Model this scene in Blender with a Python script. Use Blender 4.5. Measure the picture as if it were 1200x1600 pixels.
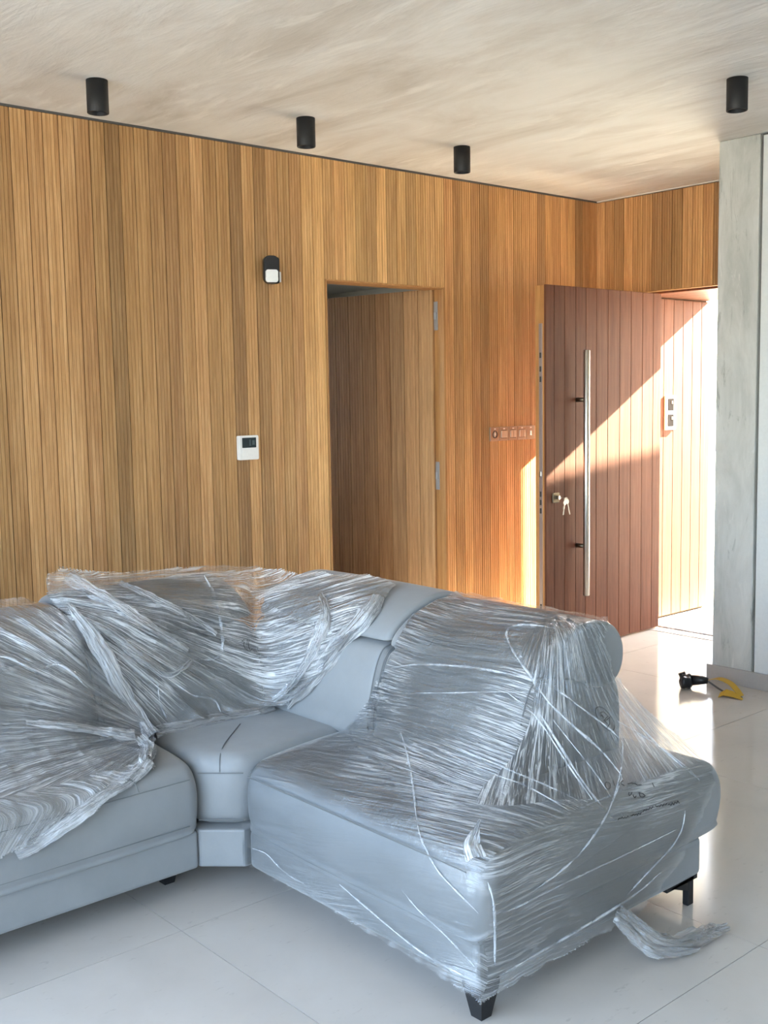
import bpy, bmesh, math, random
import numpy as np
from mathutils import Vector, Matrix
from mathutils.bvhtree import BVHTree

S = bpy.context.scene
C = S.collection
for o in list(bpy.data.objects):
    bpy.data.objects.remove(o)
random.seed(7)

# ------------------------------------------------------------------ camera
CAM = Vector((-6.160, -4.793, 1.57))
YAW, PITCH, ROLL, FPX = 0.852423, 0.1039075, 0.0171649, 1718.8
cy, sy, cp, sp = math.cos(YAW), math.sin(YAW), math.cos(PITCH), math.sin(PITCH)
F = Vector((cy*cp, sy*cp, -sp)); R0 = Vector((sy, -cy, 0)); D0 = F.cross(R0)
cr, sr = math.cos(ROLL), math.sin(ROLL)
RR = cr*R0 + sr*D0; DD = -sr*R0 + cr*D0
cam = bpy.data.cameras.new('camera')
cam.sensor_fit = 'HORIZONTAL'; cam.sensor_width = 36; cam.lens = 36*FPX/1200
cam.clip_start = 0.05; cam.clip_end = 300
co = bpy.data.objects.new('camera', cam); C.objects.link(co)
m = Matrix((RR, -DD, -F)).transposed().to_4x4(); m.translation = CAM
co.matrix_world = m
S.camera = co

# ------------------------------------------------------------------ world, sun, exposure
SUN_TO = Vector((1.0, -0.15, 0.565)).normalized()      # direction towards the sun
w = bpy.data.worlds.new('World'); S.world = w; w.use_nodes = True
nt = w.node_tree; nt.nodes.clear()
bg = nt.nodes.new('ShaderNodeBackground'); wo = nt.nodes.new('ShaderNodeOutputWorld')
sky = nt.nodes.new('ShaderNodeTexSky'); sky.sky_type = 'NISHITA'; sky.sun_disc = False
sky.sun_elevation = math.asin(SUN_TO.z); sky.sun_rotation = math.radians(98.5)
sky.air_density = 1.0; sky.dust_density = 3.0; sky.ozone_density = 1.0
mx = nt.nodes.new('ShaderNodeMix'); mx.data_type = 'RGBA'; mx.inputs[0].default_value = 0.5
mx.inputs[7].default_value = (2.0, 2.5, 3.2, 1)
nt.links.new(sky.outputs[0], mx.inputs[6]); nt.links.new(mx.outputs[2], bg.inputs[0])
bg.inputs[1].default_value = 1.0
nt.links.new(bg.outputs[0], wo.inputs[0])
sun = bpy.data.lights.new('sun', 'SUN'); sun.energy = 78; sun.angle = math.radians(0.53)
sun.color = (1.0, 0.95, 0.74)
so = bpy.data.objects.new('sun', sun); C.objects.link(so)
so.rotation_euler = SUN_TO.to_track_quat('Z', 'Y').to_euler()
S.view_settings.view_transform = 'Standard'; S.view_settings.look = 'None'
S.view_settings.gamma = 1; S.view_settings.use_curve_mapping = False
S.view_settings.exposure = 1.52
S.cycles.use_denoising = True; S.cycles.use_adaptive_sampling = True; S.cycles.adaptive_threshold = 0.03
S.cycles.max_bounces = 10; S.cycles.diffuse_bounces = 5; S.cycles.glossy_bounces = 3
S.cycles.transparent_max_bounces = 20
S.cycles.sample_clamp_indirect = 12
S.cycles.caustics_reflective = False; S.cycles.caustics_refractive = False

H = 2.865       # ceiling height

# ------------------------------------------------------------------ helpers
def link(name, me, mat=None, parent=None, loc=None):
    o = bpy.data.objects.new(name, me); C.objects.link(o)
    if mat is not None and me is not None and len(me.materials) == 0:
        me.materials.append(mat)
    if parent is not None: o.parent = parent
    if loc is not None: o.location = loc
    return o

def obj(name, bm, mat, parent=None, loc=None, smooth=False):
    me = bpy.data.meshes.new(name); bm.normal_update(); bm.to_mesh(me); bm.free()
    if smooth: me.shade_smooth()
    return link(name, me, mat, parent, loc)

def empty(name, loc=(0, 0, 0)):
    o = bpy.data.objects.new(name, None); C.objects.link(o); o.location = loc
    o.empty_display_size = 0.1
    return o

def tag(o, label, cat=None, group=None, kind=None):
    if label: o['label'] = label
    if cat: o['category'] = cat
    if group: o['group'] = group
    if kind: o['kind'] = kind
    return o

def box(bm, x0, x1, y0, y1, z0, z1, bev=0, seg=2):
    vs = [bm.verts.new(p) for p in ((x0, y0, z0), (x1, y0, z0), (x1, y1, z0), (x0, y1, z0), (x0, y0, z1), (x1, y0, z1), (x1, y1, z1), (x0, y1, z1))]
    fs = [bm.faces.new([vs[i] for i in f]) for f in ((3, 2, 1, 0), (4, 5, 6, 7), (0, 1, 5, 4), (1, 2, 6, 5), (2, 3, 7, 6), (3, 0, 4, 7))]
    if bev:
        es = set(e for f in fs for e in f.edges)
        bmesh.ops.bevel(bm, geom=list(es), offset=bev, segments=seg, affect='EDGES', profile=0.5)
    return bm

def B(*a, **k):
    return box(bmesh.new(), *a, **k)

def prism(bm, pts, z0, z1, bev=0, seg=3):
    """plan polygon (counter-clockwise) extruded in z"""
    n = len(pts)
    lo = [bm.verts.new((p[0], p[1], z0)) for p in pts]; hi = [bm.verts.new((p[0], p[1], z1)) for p in pts]
    fs = [bm.faces.new(lo[::-1]), bm.faces.new(hi)]
    for i in range(n):
        fs.append(bm.faces.new((lo[i], lo[(i+1) % n], hi[(i+1) % n], hi[i])))
    if bev:
        es = set(e for f in fs for e in f.edges)
        bmesh.ops.bevel(bm, geom=list(es), offset=bev, segments=seg, affect='EDGES', profile=0.5)
    return bm

def tube(bm, pts, r, n=8, closed=False, caps=True):
    """round tube along a polyline; r a number or a list"""
    pts = [Vector(p) for p in pts]; m_ = len(pts)
    rs = r if hasattr(r, '__len__') else [r]*m_
    rings = []; up = None
    for i, p in enumerate(pts):
        a = pts[max(i-1, 0)]; b = pts[min(i+1, m_-1)]
        t = (b-a).normalized()
        if up is None:
            up = t.orthogonal().normalized()
        else:
            up = (up - t*up.dot(t)); up = up.normalized() if up.length > 1e-6 else t.orthogonal().normalized()
        s = t.cross(up)
        rings.append([bm.verts.new(p + (up*math.cos(2*math.pi*k/n) + s*math.sin(2*math.pi*k/n))*rs[i]) for k in range(n)])
    for i in range(m_-1):
        for k in range(n):
            bm.faces.new((rings[i][k], rings[i][(k+1) % n], rings[i+1][(k+1) % n], rings[i+1][k]))
    if caps:
        bm.faces.new(rings[0][::-1]); bm.faces.new(rings[-1])
    return bm

def spline(pts, n=8):
    """Catmull-Rom through pts"""
    P = [Vector(p) for p in pts]; P = [P[0]*2-P[1]] + P + [P[-1]*2-P[-2]]; out = []
    for i in range(1, len(P)-2):
        a, b, c, d = P[i-1:i+3]
        for k in range(n):
            t = k/n
            out.append(0.5*((2*b) + (c-a)*t + (2*a-5*b+4*c-d)*t*t + (3*b-a-3*c+d)*t**3))
    out.append(P[-2]); return out

def cyl(bm, c, r0, r1, z0, z1, n=24):
    lo = [bm.verts.new((c[0]+r0*math.cos(2*math.pi*k/n), c[1]+r0*math.sin(2*math.pi*k/n), z0)) for k in range(n)]
    hi = [bm.verts.new((c[0]+r1*math.cos(2*math.pi*k/n), c[1]+r1*math.sin(2*math.pi*k/n), z1)) for k in range(n)]
    bm.faces.new(lo[::-1]); bm.faces.new(hi)
    for k in range(n): bm.faces.new((lo[k], lo[(k+1) % n], hi[(k+1) % n], hi[k]))
    return bm

def loft(profile, a0, a1, rend, axis, smooth_pts=90, steps=7, mid=10, puff=0.0):
    """closed profile [(p, z)] swept along an axis from a0 to a1 with rounded ends.
    axis 'y': p is x; axis 'x': p is y."""
    P = [Vector((p[0], p[1], 0)) for p in profile]; n = len(P)
    pts = []
    per = max(2, smooth_pts//n)
    for i in range(n):                                  # closed Catmull-Rom
        a, b, c, d = P[i-1], P[i], P[(i+1) % n], P[(i+2) % n]
        for k in range(per):
            t = k/per
            pts.append(0.5*((2*b) + (c-a)*t + (2*a-5*b+4*c-d)*t*t + (3*b-a-3*c+d)*t**3))
    N = len(pts); area = sum(pts[i].x*pts[(i+1) % N].y - pts[(i+1) % N].x*pts[i].y for i in range(N))
    if area < 0: pts.reverse()
    xs_ = [p.x for p in pts]; ys_ = [p.y for p in pts]
    cen = Vector(((max(xs_)+min(xs_))/2, (max(ys_)+min(ys_))/2, 0)); hw = (max(xs_)-min(xs_))/2; hh = (max(ys_)-min(ys_))/2
    nor = []
    for i in range(N):
        t = (pts[(i+1) % N]-pts[i-1]).normalized(); nor.append(Vector((t.y, -t.x, 0)))
    st = []
    for k in range(steps):                              # rounded start
        th = math.pi/2*k/steps
        st.append((a0 + rend*(1-math.cos(th)), rend*(1-math.sin(th))))
    body = [(a0+rend + (a1-a0-2*rend)*k/mid, 0) for k in range(mid+1)]
    st = st + body + [(a0+a1-s, i_) for s, i_ in reversed(st)]
    bm = bmesh.new(); rings = []
    for a, ins in st:
        u = (a-a0)/(a1-a0)*2-1
        pf = puff*(1-u*u) - puff*0.5
        ring = []
        for p, q in zip(pts, nor):
            v = cen + Vector(((p.x-cen.x)*(hw-ins)/hw, (p.y-cen.y)*(hh-ins)/hh, 0)) + q*pf
            co_ = (v.x, a, v.y) if axis == 'y' else (a, v.x, v.y)
            ring.append(bm.verts.new(co_))
        rings.append(ring)
    for i in range(len(rings)-1):
        for k in range(N):
            f = (rings[i][k], rings[i][(k+1) % N], rings[i+1][(k+1) % N], rings[i+1][k])
            bm.faces.new(f)
    bm.faces.new(rings[0][::-1]); bm.faces.new(rings[-1])
    bmesh.ops.recalc_face_normals(bm, faces=bm.faces)
    return bm

# ------------------------------------------------------------------ materials
class NT:
    def __init__(s, name):
        s.m = bpy.data.materials.new(name); s.m.use_nodes = True
        s.t = s.m.node_tree; s.t.nodes.clear()
        s.out = s.n('ShaderNodeOutputMaterial')
    def n(s, ty, **k):
        nd = s.t.nodes.new(ty)
        for a, b in k.items(): setattr(nd, a, b)
        return nd
    def l(s, a, b): s.t.links.new(a, b)
    def v(s, nd, **k):
        for a, b in k.items():
            nd.inputs[a.replace('_', ' ')].default_value = b
        return nd
    def coord(s, scale=(1, 1, 1), rand=0.0, loc=(0, 0, 0), rot=(0, 0, 0), kind='Object'):
        tc = s.n('ShaderNodeTexCoord'); mp = s.n('ShaderNodeMapping')
        mp.inputs['Scale'].default_value = scale; mp.inputs['Location'].default_value = loc; mp.inputs['Rotation'].default_value = rot
        src = tc.outputs[kind]
        if rand:
            oi = s.n('ShaderNodeObjectInfo'); ml = s.n('ShaderNodeMath', operation='MULTIPLY'); ml.inputs[1].default_value = rand
            s.l(oi.outputs['Random'], ml.inputs[0]); va = s.n('ShaderNodeVectorMath', operation='ADD')
            s.l(src, va.inputs[0]); s.l(ml.outputs[0], va.inputs[1]); src = va.outputs[0]
        s.l(src, mp.inputs['Vector']); return mp.outputs[0]
    def noise(s, vec, scale, detail=4, rough=0.55, dist=0.0):
        nd = s.n('ShaderNodeTexNoise'); nd.inputs['Scale'].default_value = scale; nd.inputs['Detail'].default_value = detail
        nd.inputs['Roughness'].default_value = rough; nd.inputs['Distortion'].default_value = dist
        s.l(vec, nd.inputs['Vector']); return nd.outputs[0]
    def ramp(s, fac, stops):
        nd = s.n('ShaderNodeValToRGB'); cr_ = nd.color_ramp
        while len(cr_.elements) < len(stops): cr_.elements.new(0.5)
        for e, (p, c) in zip(cr_.elements, stops):
            e.position = p; e.color = tuple(c) + (1,) if len(c) == 3 else c
        s.l(fac, nd.inputs[0]); return nd.outputs[0]
    def mix(s, fac, a, b, mode='MIX'):
        nd = s.n('ShaderNodeMix', data_type='RGBA', blend_type=mode)
        for val, i in ((fac, 0), (a, 6), (b, 7)):
            if hasattr(val, 'links'): s.l(val, nd.inputs[i])
            else: nd.inputs[i].default_value = val if i == 0 else (tuple(val) + (1,) if len(val) == 3 else val)
        return nd.outputs[2]
    def math(s, op, a, b=0.0, clamp=False):
        nd = s.n('ShaderNodeMath', operation=op, use_clamp=clamp)
        for val, i in ((a, 0), (b, 1)):
            if hasattr(val, 'links'): s.l(val, nd.inputs[i])
            else: nd.inputs[i].default_value = val
        return nd.outputs[0]
    def bump(s, h, strength=0.2, dist=0.01):
        nd = s.n('ShaderNodeBump'); nd.inputs['Strength'].default_value = strength; nd.inputs['Distance'].default_value = dist
        s.l(h, nd.inputs['Height']); return nd.outputs[0]
    def pbsdf(s, col, rough=0.5, metal=0.0, bump=None, spec=0.5, **k):
        p = s.n('ShaderNodeBsdfPrincipled')
        if hasattr(col, 'links'): s.l(col, p.inputs['Base Color'])
        else: p.inputs['Base Color'].default_value = tuple(col) + (1,)
        if hasattr(rough, 'links'): s.l(rough, p.inputs['Roughness'])
        else: p.inputs['Roughness'].default_value = rough
        p.inputs['Metallic'].default_value = metal; p.inputs['Specular IOR Level'].default_value = spec
        if bump is not None: s.l(bump, p.inputs['Normal'])
        for a, b in k.items(): p.inputs[a.replace('_', ' ')].default_value = b
        s.l(p.outputs[0], s.out.inputs[0]); return p

def plain(name, col, rough=0.5, metal=0.0, spec=0.5, grain=0.0):
    t = NT(name); c = t.coord()
    n_ = t.noise(c, 60, 3)
    cc = t.ramp(n_, [(0.3, [x*0.97 for x in col]), (0.7, [min(1, x*1.02) for x in col])])
    t.pbsdf(cc, rough, metal, t.bump(n_, 0.03 + grain, 0.002), spec)
    return t.m

def wood(name, dark, mid, light, rough=0.45, vary=0.35, grain_axis='z', tint=True, spec=0.4):
    """board wood: per-board tone from the object's colour and a per-board random shift"""
    t = NT(name)
    sc = {'z': (30, 30, 1.2), 'x': (1.2, 30, 30)}[grain_axis]
    c = t.coord(sc, rand=37.0)
    n1 = t.noise(c, 1.6, 5, 0.6, 0.4)
    c2 = t.coord(tuple(a*5 for a in sc), rand=11.0)
    n2 = t.noise(c2, 2.0, 3, 0.6)
    col = t.ramp(n1, [(0.28, dark), (0.5, mid), (0.74, light)])
    fine = t.ramp(n2, [(0.3, (0.8, 0.77, 0.74)), (0.65, (1.06, 1.06, 1.06))])
    col = t.mix(0.8, col, fine, 'MULTIPLY')
    oi = t.n('ShaderNodeObjectInfo')
    rv = t.ramp(oi.outputs['Random'], [(0.0, (1-vary,)*3), (0.35, (1-vary*0.35, 1-vary*0.4, 1-vary*0.45)), (0.7, (1.02, 1.0, 0.98)), (1.0, (1.0+vary*0.4, 1.0+vary*0.45, 1.0+vary*0.45))])
    col = t.mix(1.0, col, rv, 'MULTIPLY')
    if tint: col = t.mix(1.0, col, oi.outputs['Color'], 'MULTIPLY')
    t.pbsdf(col, rough, 0, t.bump(n2, 0.18, 0.002), spec)
    return t.m

M = {}
M['reed'] = wood('reeded_wood', (0.39, 0.205, 0.080), (0.53, 0.305, 0.128), (0.67, 0.42, 0.20), 0.42, 0.36)
M['plank'] = wood('door_wood', (0.098, 0.034, 0.017), (0.136, 0.050, 0.027), (0.178, 0.073, 0.041), 0.5, 0.16, spec=0.18)
M['edge'] = wood('edge_wood', (0.36, 0.17, 0.055), (0.46, 0.235, 0.085), (0.55, 0.30, 0.115), 0.5, 0.1)
M['edge2'] = wood('leaf_edge_wood', (0.20, 0.10, 0.04), (0.27, 0.14, 0.06), (0.33, 0.18, 0.08), 0.5, 0.1)
M['leaf2'] = wood('inner_leaf_wood', (0.33, 0.175, 0.075), (0.46, 0.26, 0.12), (0.58, 0.35, 0.17), 0.5, 0.22)
M['backing'] = plain('batten_shadow_wood', (0.10, 0.05, 0.02), 0.8)
M['gap'] = plain('shadow_gap_profile', (0.085, 0.082, 0.078), 0.6)
M['alu'] = plain('pale_profile', (0.62, 0.58, 0.52), 0.5)

def ceiling_mat():
    t = NT('raw_plaster_ceiling')
    c = t.coord((2.2, 0.7, 1), rot=(0, 0, 0.13)); n1 = t.noise(c, 1.5, 8, 0.6, 0.7)
    c2 = t.coord((6.0, 1.3, 1), rot=(0, 0, 0.10)); n2 = t.noise(c2, 1.5, 6, 0.62, 0.5)
    col = t.ramp(n1, [(0.32, (0.56, 0.525, 0.475)), (0.46, (0.66, 0.635, 0.595)), (0.56, (0.73, 0.72, 0.69)), (0.74, (0.79, 0.79, 0.775))])
    st = t.ramp(n2, [(0.55, (0, 0, 0)), (0.66, (1, 1, 1))])
    col = t.mix(t.math('MULTIPLY', st, 0.55), col, (0.87, 0.86, 0.82))
    c3 = t.coord((1, 1, 1)); n3 = t.noise(c3, 1.1, 3)
    col = t.mix(t.ramp(n3, [(0.42, (0, 0, 0)), (0.72, (0.5, 0.5, 0.5))]), col, (0.73, 0.715, 0.675))
    h = t.math('ADD', n1, t.math('MULTIPLY', n2, 0.6))
    t.pbsdf(col, 0.7, 0, t.bump(h, 0.55, 0.02), 0.3)
    return t.m
M['ceiling'] = ceiling_mat()

def concrete_mat():
    t = NT('raw_concrete')
    c = t.coord((3.0, 3.0, 0.9)); n1 = t.noise(c, 2.0, 8, 0.65, 0.5)
    c2 = t.coord((9, 9, 1.6)); n2 = t.noise(c2, 1.3, 8, 0.72, 1.0)
    col = t.ramp(n1, [(0.3, (0.38, 0.39, 0.365)), (0.50, (0.49, 0.50, 0.475)), (0.72, (0.60, 0.61, 0.58))])
    pits = t.ramp(n2, [(0.58, (1, 1, 1)), (0.67, (0.58, 0.58, 0.565))])
    light = t.ramp(n2, [(0.33, (1, 1, 1)), (0.42, (0, 0, 0))])
    col = t.mix(1.0, col, pits, 'MULTIPLY'); col = t.mix(t.math('MULTIPLY', light, 0.5), col, (0.68, 0.68, 0.64))
    c3 = t.coord((1, 1, 1)); n3 = t.noise(c3, 28, 2)
    h = t.math('ADD', n2, t.math('MULTIPLY', n3, 0.15))
    t.pbsdf(col, 0.85, 0, t.bump(h, 0.5, 0.012), 0.3)
    return t.m
M['concrete'] = concrete_mat()

def tile_mat():
    t = NT('polished_porcelain')
    c = t.coord((1, 1, 1), rand=9.0); n1 = t.noise(c, 2.2, 6, 0.6, 0.3)
    c2 = t.coord((1, 2.2, 1), rand=5.0); n2 = t.noise(c2, 22, 4, 0.6)
    col = t.ramp(n1, [(0.3, (0.50, 0.465, 0.42)), (0.7, (0.565, 0.53, 0.485))])
    sp_ = t.ramp(n2, [(0.64, (1, 1, 1)), (0.74, (0.86, 0.85, 0.84))]); col = t.mix(1.0, col, sp_, 'MULTIPLY')
    c3 = t.coord((1, 1, 1)); n3 = t.noise(c3, 3.0, 2)
    ro = t.ramp(n3, [(0.3, (0.10,)*3), (0.7, (0.16,)*3)])
    t.pbsdf(col, ro, 0, t.bump(n3, 0.02, 0.004), 0.20)
    return t.m
M['tile'] = tile_mat()
M['grout'] = plain('grout', (0.30, 0.29, 0.28), 0.8)
M['skirting'] = plain('skirting_tile', (0.36, 0.34, 0.32), 0.4)
M['white'] = plain('white_panel', (0.60, 0.635, 0.635), 0.35)
M['wallpaint'] = plain('wall_paint', (0.72, 0.70, 0.66), 0.7)
M['darkpaint'] = plain('taupe_paint', (0.30, 0.27, 0.22), 0.7)
M['black'] = plain('black_metal', (0.016, 0.016, 0.017), 0.55, 0.0, 0.35)
M['blackin'] = plain('black_baffle', (0.006, 0.006, 0.006), 0.8)
M['plastic_b'] = plain('black_plastic', (0.014, 0.014, 0.016), 0.32)
M['plastic_w'] = plain('white_plastic', (0.82, 0.83, 0.82), 0.35)
M['steel'] = plain('brushed_steel', (0.55, 0.53, 0.48), 0.32, 1.0)
M['steel_dk'] = plain('bronze_steel', (0.16, 0.13, 0.09), 0.35, 1.0)
M['chrome'] = plain('nickel', (0.72, 0.70, 0.66), 0.22, 1.0)
M['hinge'] = plain('hinge_zinc', (0.36, 0.36, 0.37), 0.5, 0.3)
M['hingearm'] = plain('hinge_arm_nickel', (0.85, 0.83, 0.78), 0.3, 0.2)
M['lockstrip'] = plain('lock_strip', (0.45, 0.38, 0.36), 0.4, 0.7)
M['screen'] = plain('lcd_screen', (0.012, 0.022, 0.024), 0.15)
M['seg'] = plain('lcd_segment', (0.035, 0.06, 0.065), 0.3)
M['champagne'] = plain('switch_metal', (0.40, 0.33, 0.26), 0.35, 0.75)
M['button'] = plain('switch_button', (0.55, 0.48, 0.40), 0.35, 0.6)
M['greyprint'] = plain('dark_print', (0.06, 0.055, 0.05), 0.4)
M['bellgrey'] = plain('bell_push', (0.030, 0.026, 0.026), 0.9, 0.0, 0.0)
M['bellmark'] = plain('bell_mark', (0.2, 0.18, 0.17), 0.9, 0.0, 0.0)
M['yellow'] = plain('yellow_webbing', (0.50, 0.30, 0.012), 0.5)
M['cord'] = plain('grey_wire', (0.10, 0.10, 0.10), 0.5)
M['stone'] = plain('exterior_paving', (0.55, 0.50, 0.43), 0.8)
M['terrace'] = plain('terrace_paving', (0.25, 0.245, 0.235), 0.85)
M['render'] = plain('exterior_render', (0.60, 0.58, 0.55), 0.8)
M['roomgrey'] = plain('hall_paint', (0.50, 0.49, 0.44), 0.8)

def leather_mat():
    t = NT('grey_nubuck')
    c = t.coord((1, 1, 1)); n1 = t.noise(c, 4.5, 5, 0.6); n2 = t.noise(c, 320, 2); n3 = t.noise(c, 16, 4, 0.6)
    col = t.ramp(n1, [(0.3, (0.216, 0.228, 0.235)), (0.7, (0.258, 0.271, 0.279))])
    h = t.math('ADD', t.math('MULTIPLY', n2, 0.12), n3)
    t.pbsdf(col, 0.52, 0, t.bump(h, 0.12, 0.008), 0.35, Sheen_Weight=0.15)
    return t.m
M['leather'] = leather_mat()
M['stitch'] = plain('stitch_thread', (0.145, 0.155, 0.16), 0.8)

# ------------------------------------------------------------------ floor (1.2 m tiles, each its own piece)
fl = tag(obj('floor', B(-7.6, -0.09, -8.1, 0.0, -0.12, -0.004), M['grout']), 'polished grey-beige porcelain tile floor across the room', 'floor', kind='structure')
XJ = [-7.55, -6.89, -5.73, -4.57, -3.41, -2.25, -1.09, -0.10]
YJ = [-8.07, -6.86, -5.65, -4.44, -3.235, -2.025, -0.815, -0.02]
tmesh = {}
for i in range(len(XJ)-1):
    for j in range(len(YJ)-1):
        wx, wy = round(XJ[i+1]-XJ[i], 3), round(YJ[j+1]-YJ[j], 3); g = 0.0011
        if (wx, wy) not in tmesh:
            b = B(g, wx-g, g, wy-g, -0.008, 0.0)
            me = bpy.data.meshes.new('tile'); b.to_mesh(me); b.free(); me.materials.append(M['tile']); tmesh[(wx, wy)] = me
        link('tile', tmesh[(wx, wy)], None, fl, (XJ[i], YJ[j], 0))

# ------------------------------------------------------------------ ceiling
tag(obj('ceiling', B(-7.6, 0.05, -8.2, 0.0, H, H+0.22), M['ceiling']), 'pale raw plaster ceiling with beige trowel streaks', 'ceiling', kind='structure')

# ------------------------------------------------------------------ reeded boards
PITCH_B = 0.0752
def board_mesh(h, wd=PITCH_B, reeds=4, thick=0.018, gd=0.0034, gw=0.0034):
    """board with moulded reeds; local x = width, -y = into the room, z = height"""
    bm = bmesh.new(); g = 0.0016; p = (wd-2*g)/reeds
    prof = [(g, 0.0)]
    for r in range(reeds):
        x0 = g + p*r; x1 = x0+p
        prof += [(x0 + (gw/2 if r else 0.0008), -thick), (x1 - (gw/2 if r < reeds-1 else 0.0008), -thick)]
        if r < reeds-1: prof += [(x1, -thick+gd)]
    prof += [(wd-g, 0.0)]
    lo = [bm.verts.new((a, b, 0)) for a, b in prof]; hi = [bm.verts.new((a, b, h)) for a, b in prof]
    for i in range(len(prof)-1):
        bm.faces.new((lo[i], lo[i+1], hi[i+1], hi[i]))
    bm.faces.new(hi); bm.faces.new(lo[::-1])
    me = bpy.data.meshes.new('board'); bm.normal_update(); bm.to_mesh(me); bm.free(); me.materials.append(M['reed'])
    return me

DL, DR, DH = -2.385, -1.473, 2.216       # inner doorway: left, right, head
HB = H - 0.012
wl = empty('wall_left', (-2.5, 0.03, 0))
tag(wl, 'long wall clad in reeded honey-brown wooden boards behind the sofa', 'wall', kind='structure')
def wpart(name, bm, mat): 
    o = obj(name, bm, mat, wl); o.matrix_parent_inverse = Matrix.Translation((2.5, -0.03, 0)); return o
wpart('wall_backing', B(-7.6, DL, 0.0, 0.12, 0, H), M['backing'])
wpart('wall_backing', B(DR, 0.0, 0.0, 0.12, 0, H), M['backing'])
wpart('wall_backing', B(DL, DR, 0.0, 0.12, DH, H), M['backing'])
full = board_mesh(HB); above = board_mesh(HB-DH)
def put_board(me, loc, parent, tint, rz=0.0):
    o = link('board', me, None, parent); o.location = Vector(loc) - parent.location
    o.rotation_euler = (0, 0, rz); o.color = (*tint, 1); return o
x = DL - PITCH_B; k = 0
rt = random.Random(3)
def jit(c, a=0.05): 
    f = 1 + rt.uniform(-a, a); return (c[0]*f, c[1]*f*(1+rt.uniform(-.02, .02)), c[2]*f)
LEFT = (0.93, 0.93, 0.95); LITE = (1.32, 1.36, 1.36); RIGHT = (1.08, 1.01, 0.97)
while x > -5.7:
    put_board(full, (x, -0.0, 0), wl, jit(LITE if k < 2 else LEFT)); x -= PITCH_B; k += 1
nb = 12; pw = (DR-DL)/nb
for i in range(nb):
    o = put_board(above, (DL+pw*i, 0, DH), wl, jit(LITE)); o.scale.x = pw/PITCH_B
nb = 19; pw = (0-DR-0.02)/nb
for i in range(nb):
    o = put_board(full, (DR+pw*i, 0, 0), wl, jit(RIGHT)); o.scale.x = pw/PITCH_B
tag(obj('trim_1', B(-7.6, 0.0, -0.0185, 0.0, HB+0.002, H), M['gap']), 'dark shadow-gap profile where the reeded wall meets the ceiling', 'trim', kind='structure')
# inner doorway reveal
jb = empty('trim_2', (DL, 0.05, 0)); tag(jb, 'wooden lining of the doorway in the reeded wall', 'door frame', kind='structure')
def under(parent, name, bm, mat, smooth=False):
    o = obj(name, bm, mat, parent, smooth=smooth); o.matrix_parent_inverse = Matrix.Translation(-parent.location); return o
under(jb, 'jamb', B(DL-0.0, DL+0.012, -0.021, 0.12, 0, DH), M['edge'])
under(jb, 'jamb', B(DR-0.014, DR, -0.021, 0.125, 0, DH), M['edge'])
under(jb, 'head', B(DL+0.012, DR-0.014, -0.0195, 0.12, DH-0.008, DH), M['edge'])

# ------------------------------------------------------------------ inner door leaf (opened into the hall)
d2 = empty('door_2', (-1.492, 0.06, 0.0)); d2.rotation_euler = (0, 0, math.radians(-79))
tag(d2, 'hinged wooden inner door standing open into the dark hall', 'door', kind='structure')
LW, LT = 0.88, 0.055
LTOP = DH - 0.004
def dchild(parent, name, bm, mat, smooth=False): return obj(name, bm, mat, parent, smooth=smooth)
dchild(d2, 'leaf_core', B(-LW, 0, 0.0, LT, 0.008, LTOP), M['edge2'])
lm = board_mesh(LTOP-0.008, 0.11, 5, 0.012, 0.0022, 0.004); lm.materials.clear(); lm.materials.append(M['leaf2'])
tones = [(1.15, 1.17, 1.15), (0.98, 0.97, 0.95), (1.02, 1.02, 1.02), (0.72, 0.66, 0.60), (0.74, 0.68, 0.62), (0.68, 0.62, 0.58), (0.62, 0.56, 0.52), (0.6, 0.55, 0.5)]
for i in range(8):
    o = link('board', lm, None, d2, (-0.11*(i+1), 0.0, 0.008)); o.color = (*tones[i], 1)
hm = bpy.data.meshes.new('hinge_plate'); b = B(-0.0165, 0.0165, -0.003, 0.0, -0.085, 0.085, 0.002); b.to_mesh(hm); b.free(); hm.materials.append(M['hinge'])
for zc in (2.052, 1.087):
    hg = empty('concealed_hinge', (0.001, LT*0.5, zc)); hg.parent = d2; hg.rotation_euler = (0, 0, math.radians(90))
    hp = link('hinge_plate', hm, None, hg)
    hb = obj('hinge_arm', B(-0.013, 0.013, -0.02, -0.003, -0.024, 0.024, 0.004), M['hingearm'], hg)
    obj('hinge_recess', B(-0.0155, 0.0155, -0.0038, -0.002, -0.031, 0.031), M['blackin'], hg)
for zc in (2.052, 1.087):
    hg = empty('hinge_leaf_on_jamb', (DR-0.0145, 0.045, zc)); hg.parent = jb; hg.matrix_parent_inverse = Matrix.Translation(-jb.location)
    hg.rotation_euler = (0, 0, math.radians(-90))
    link('hinge_plate', hm, None, hg)
    obj('hinge_arm', B(-0.010, 0.010, -0.012, -0.003, -0.022, 0.022, 0.003), M['hinge'], hg)

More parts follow.
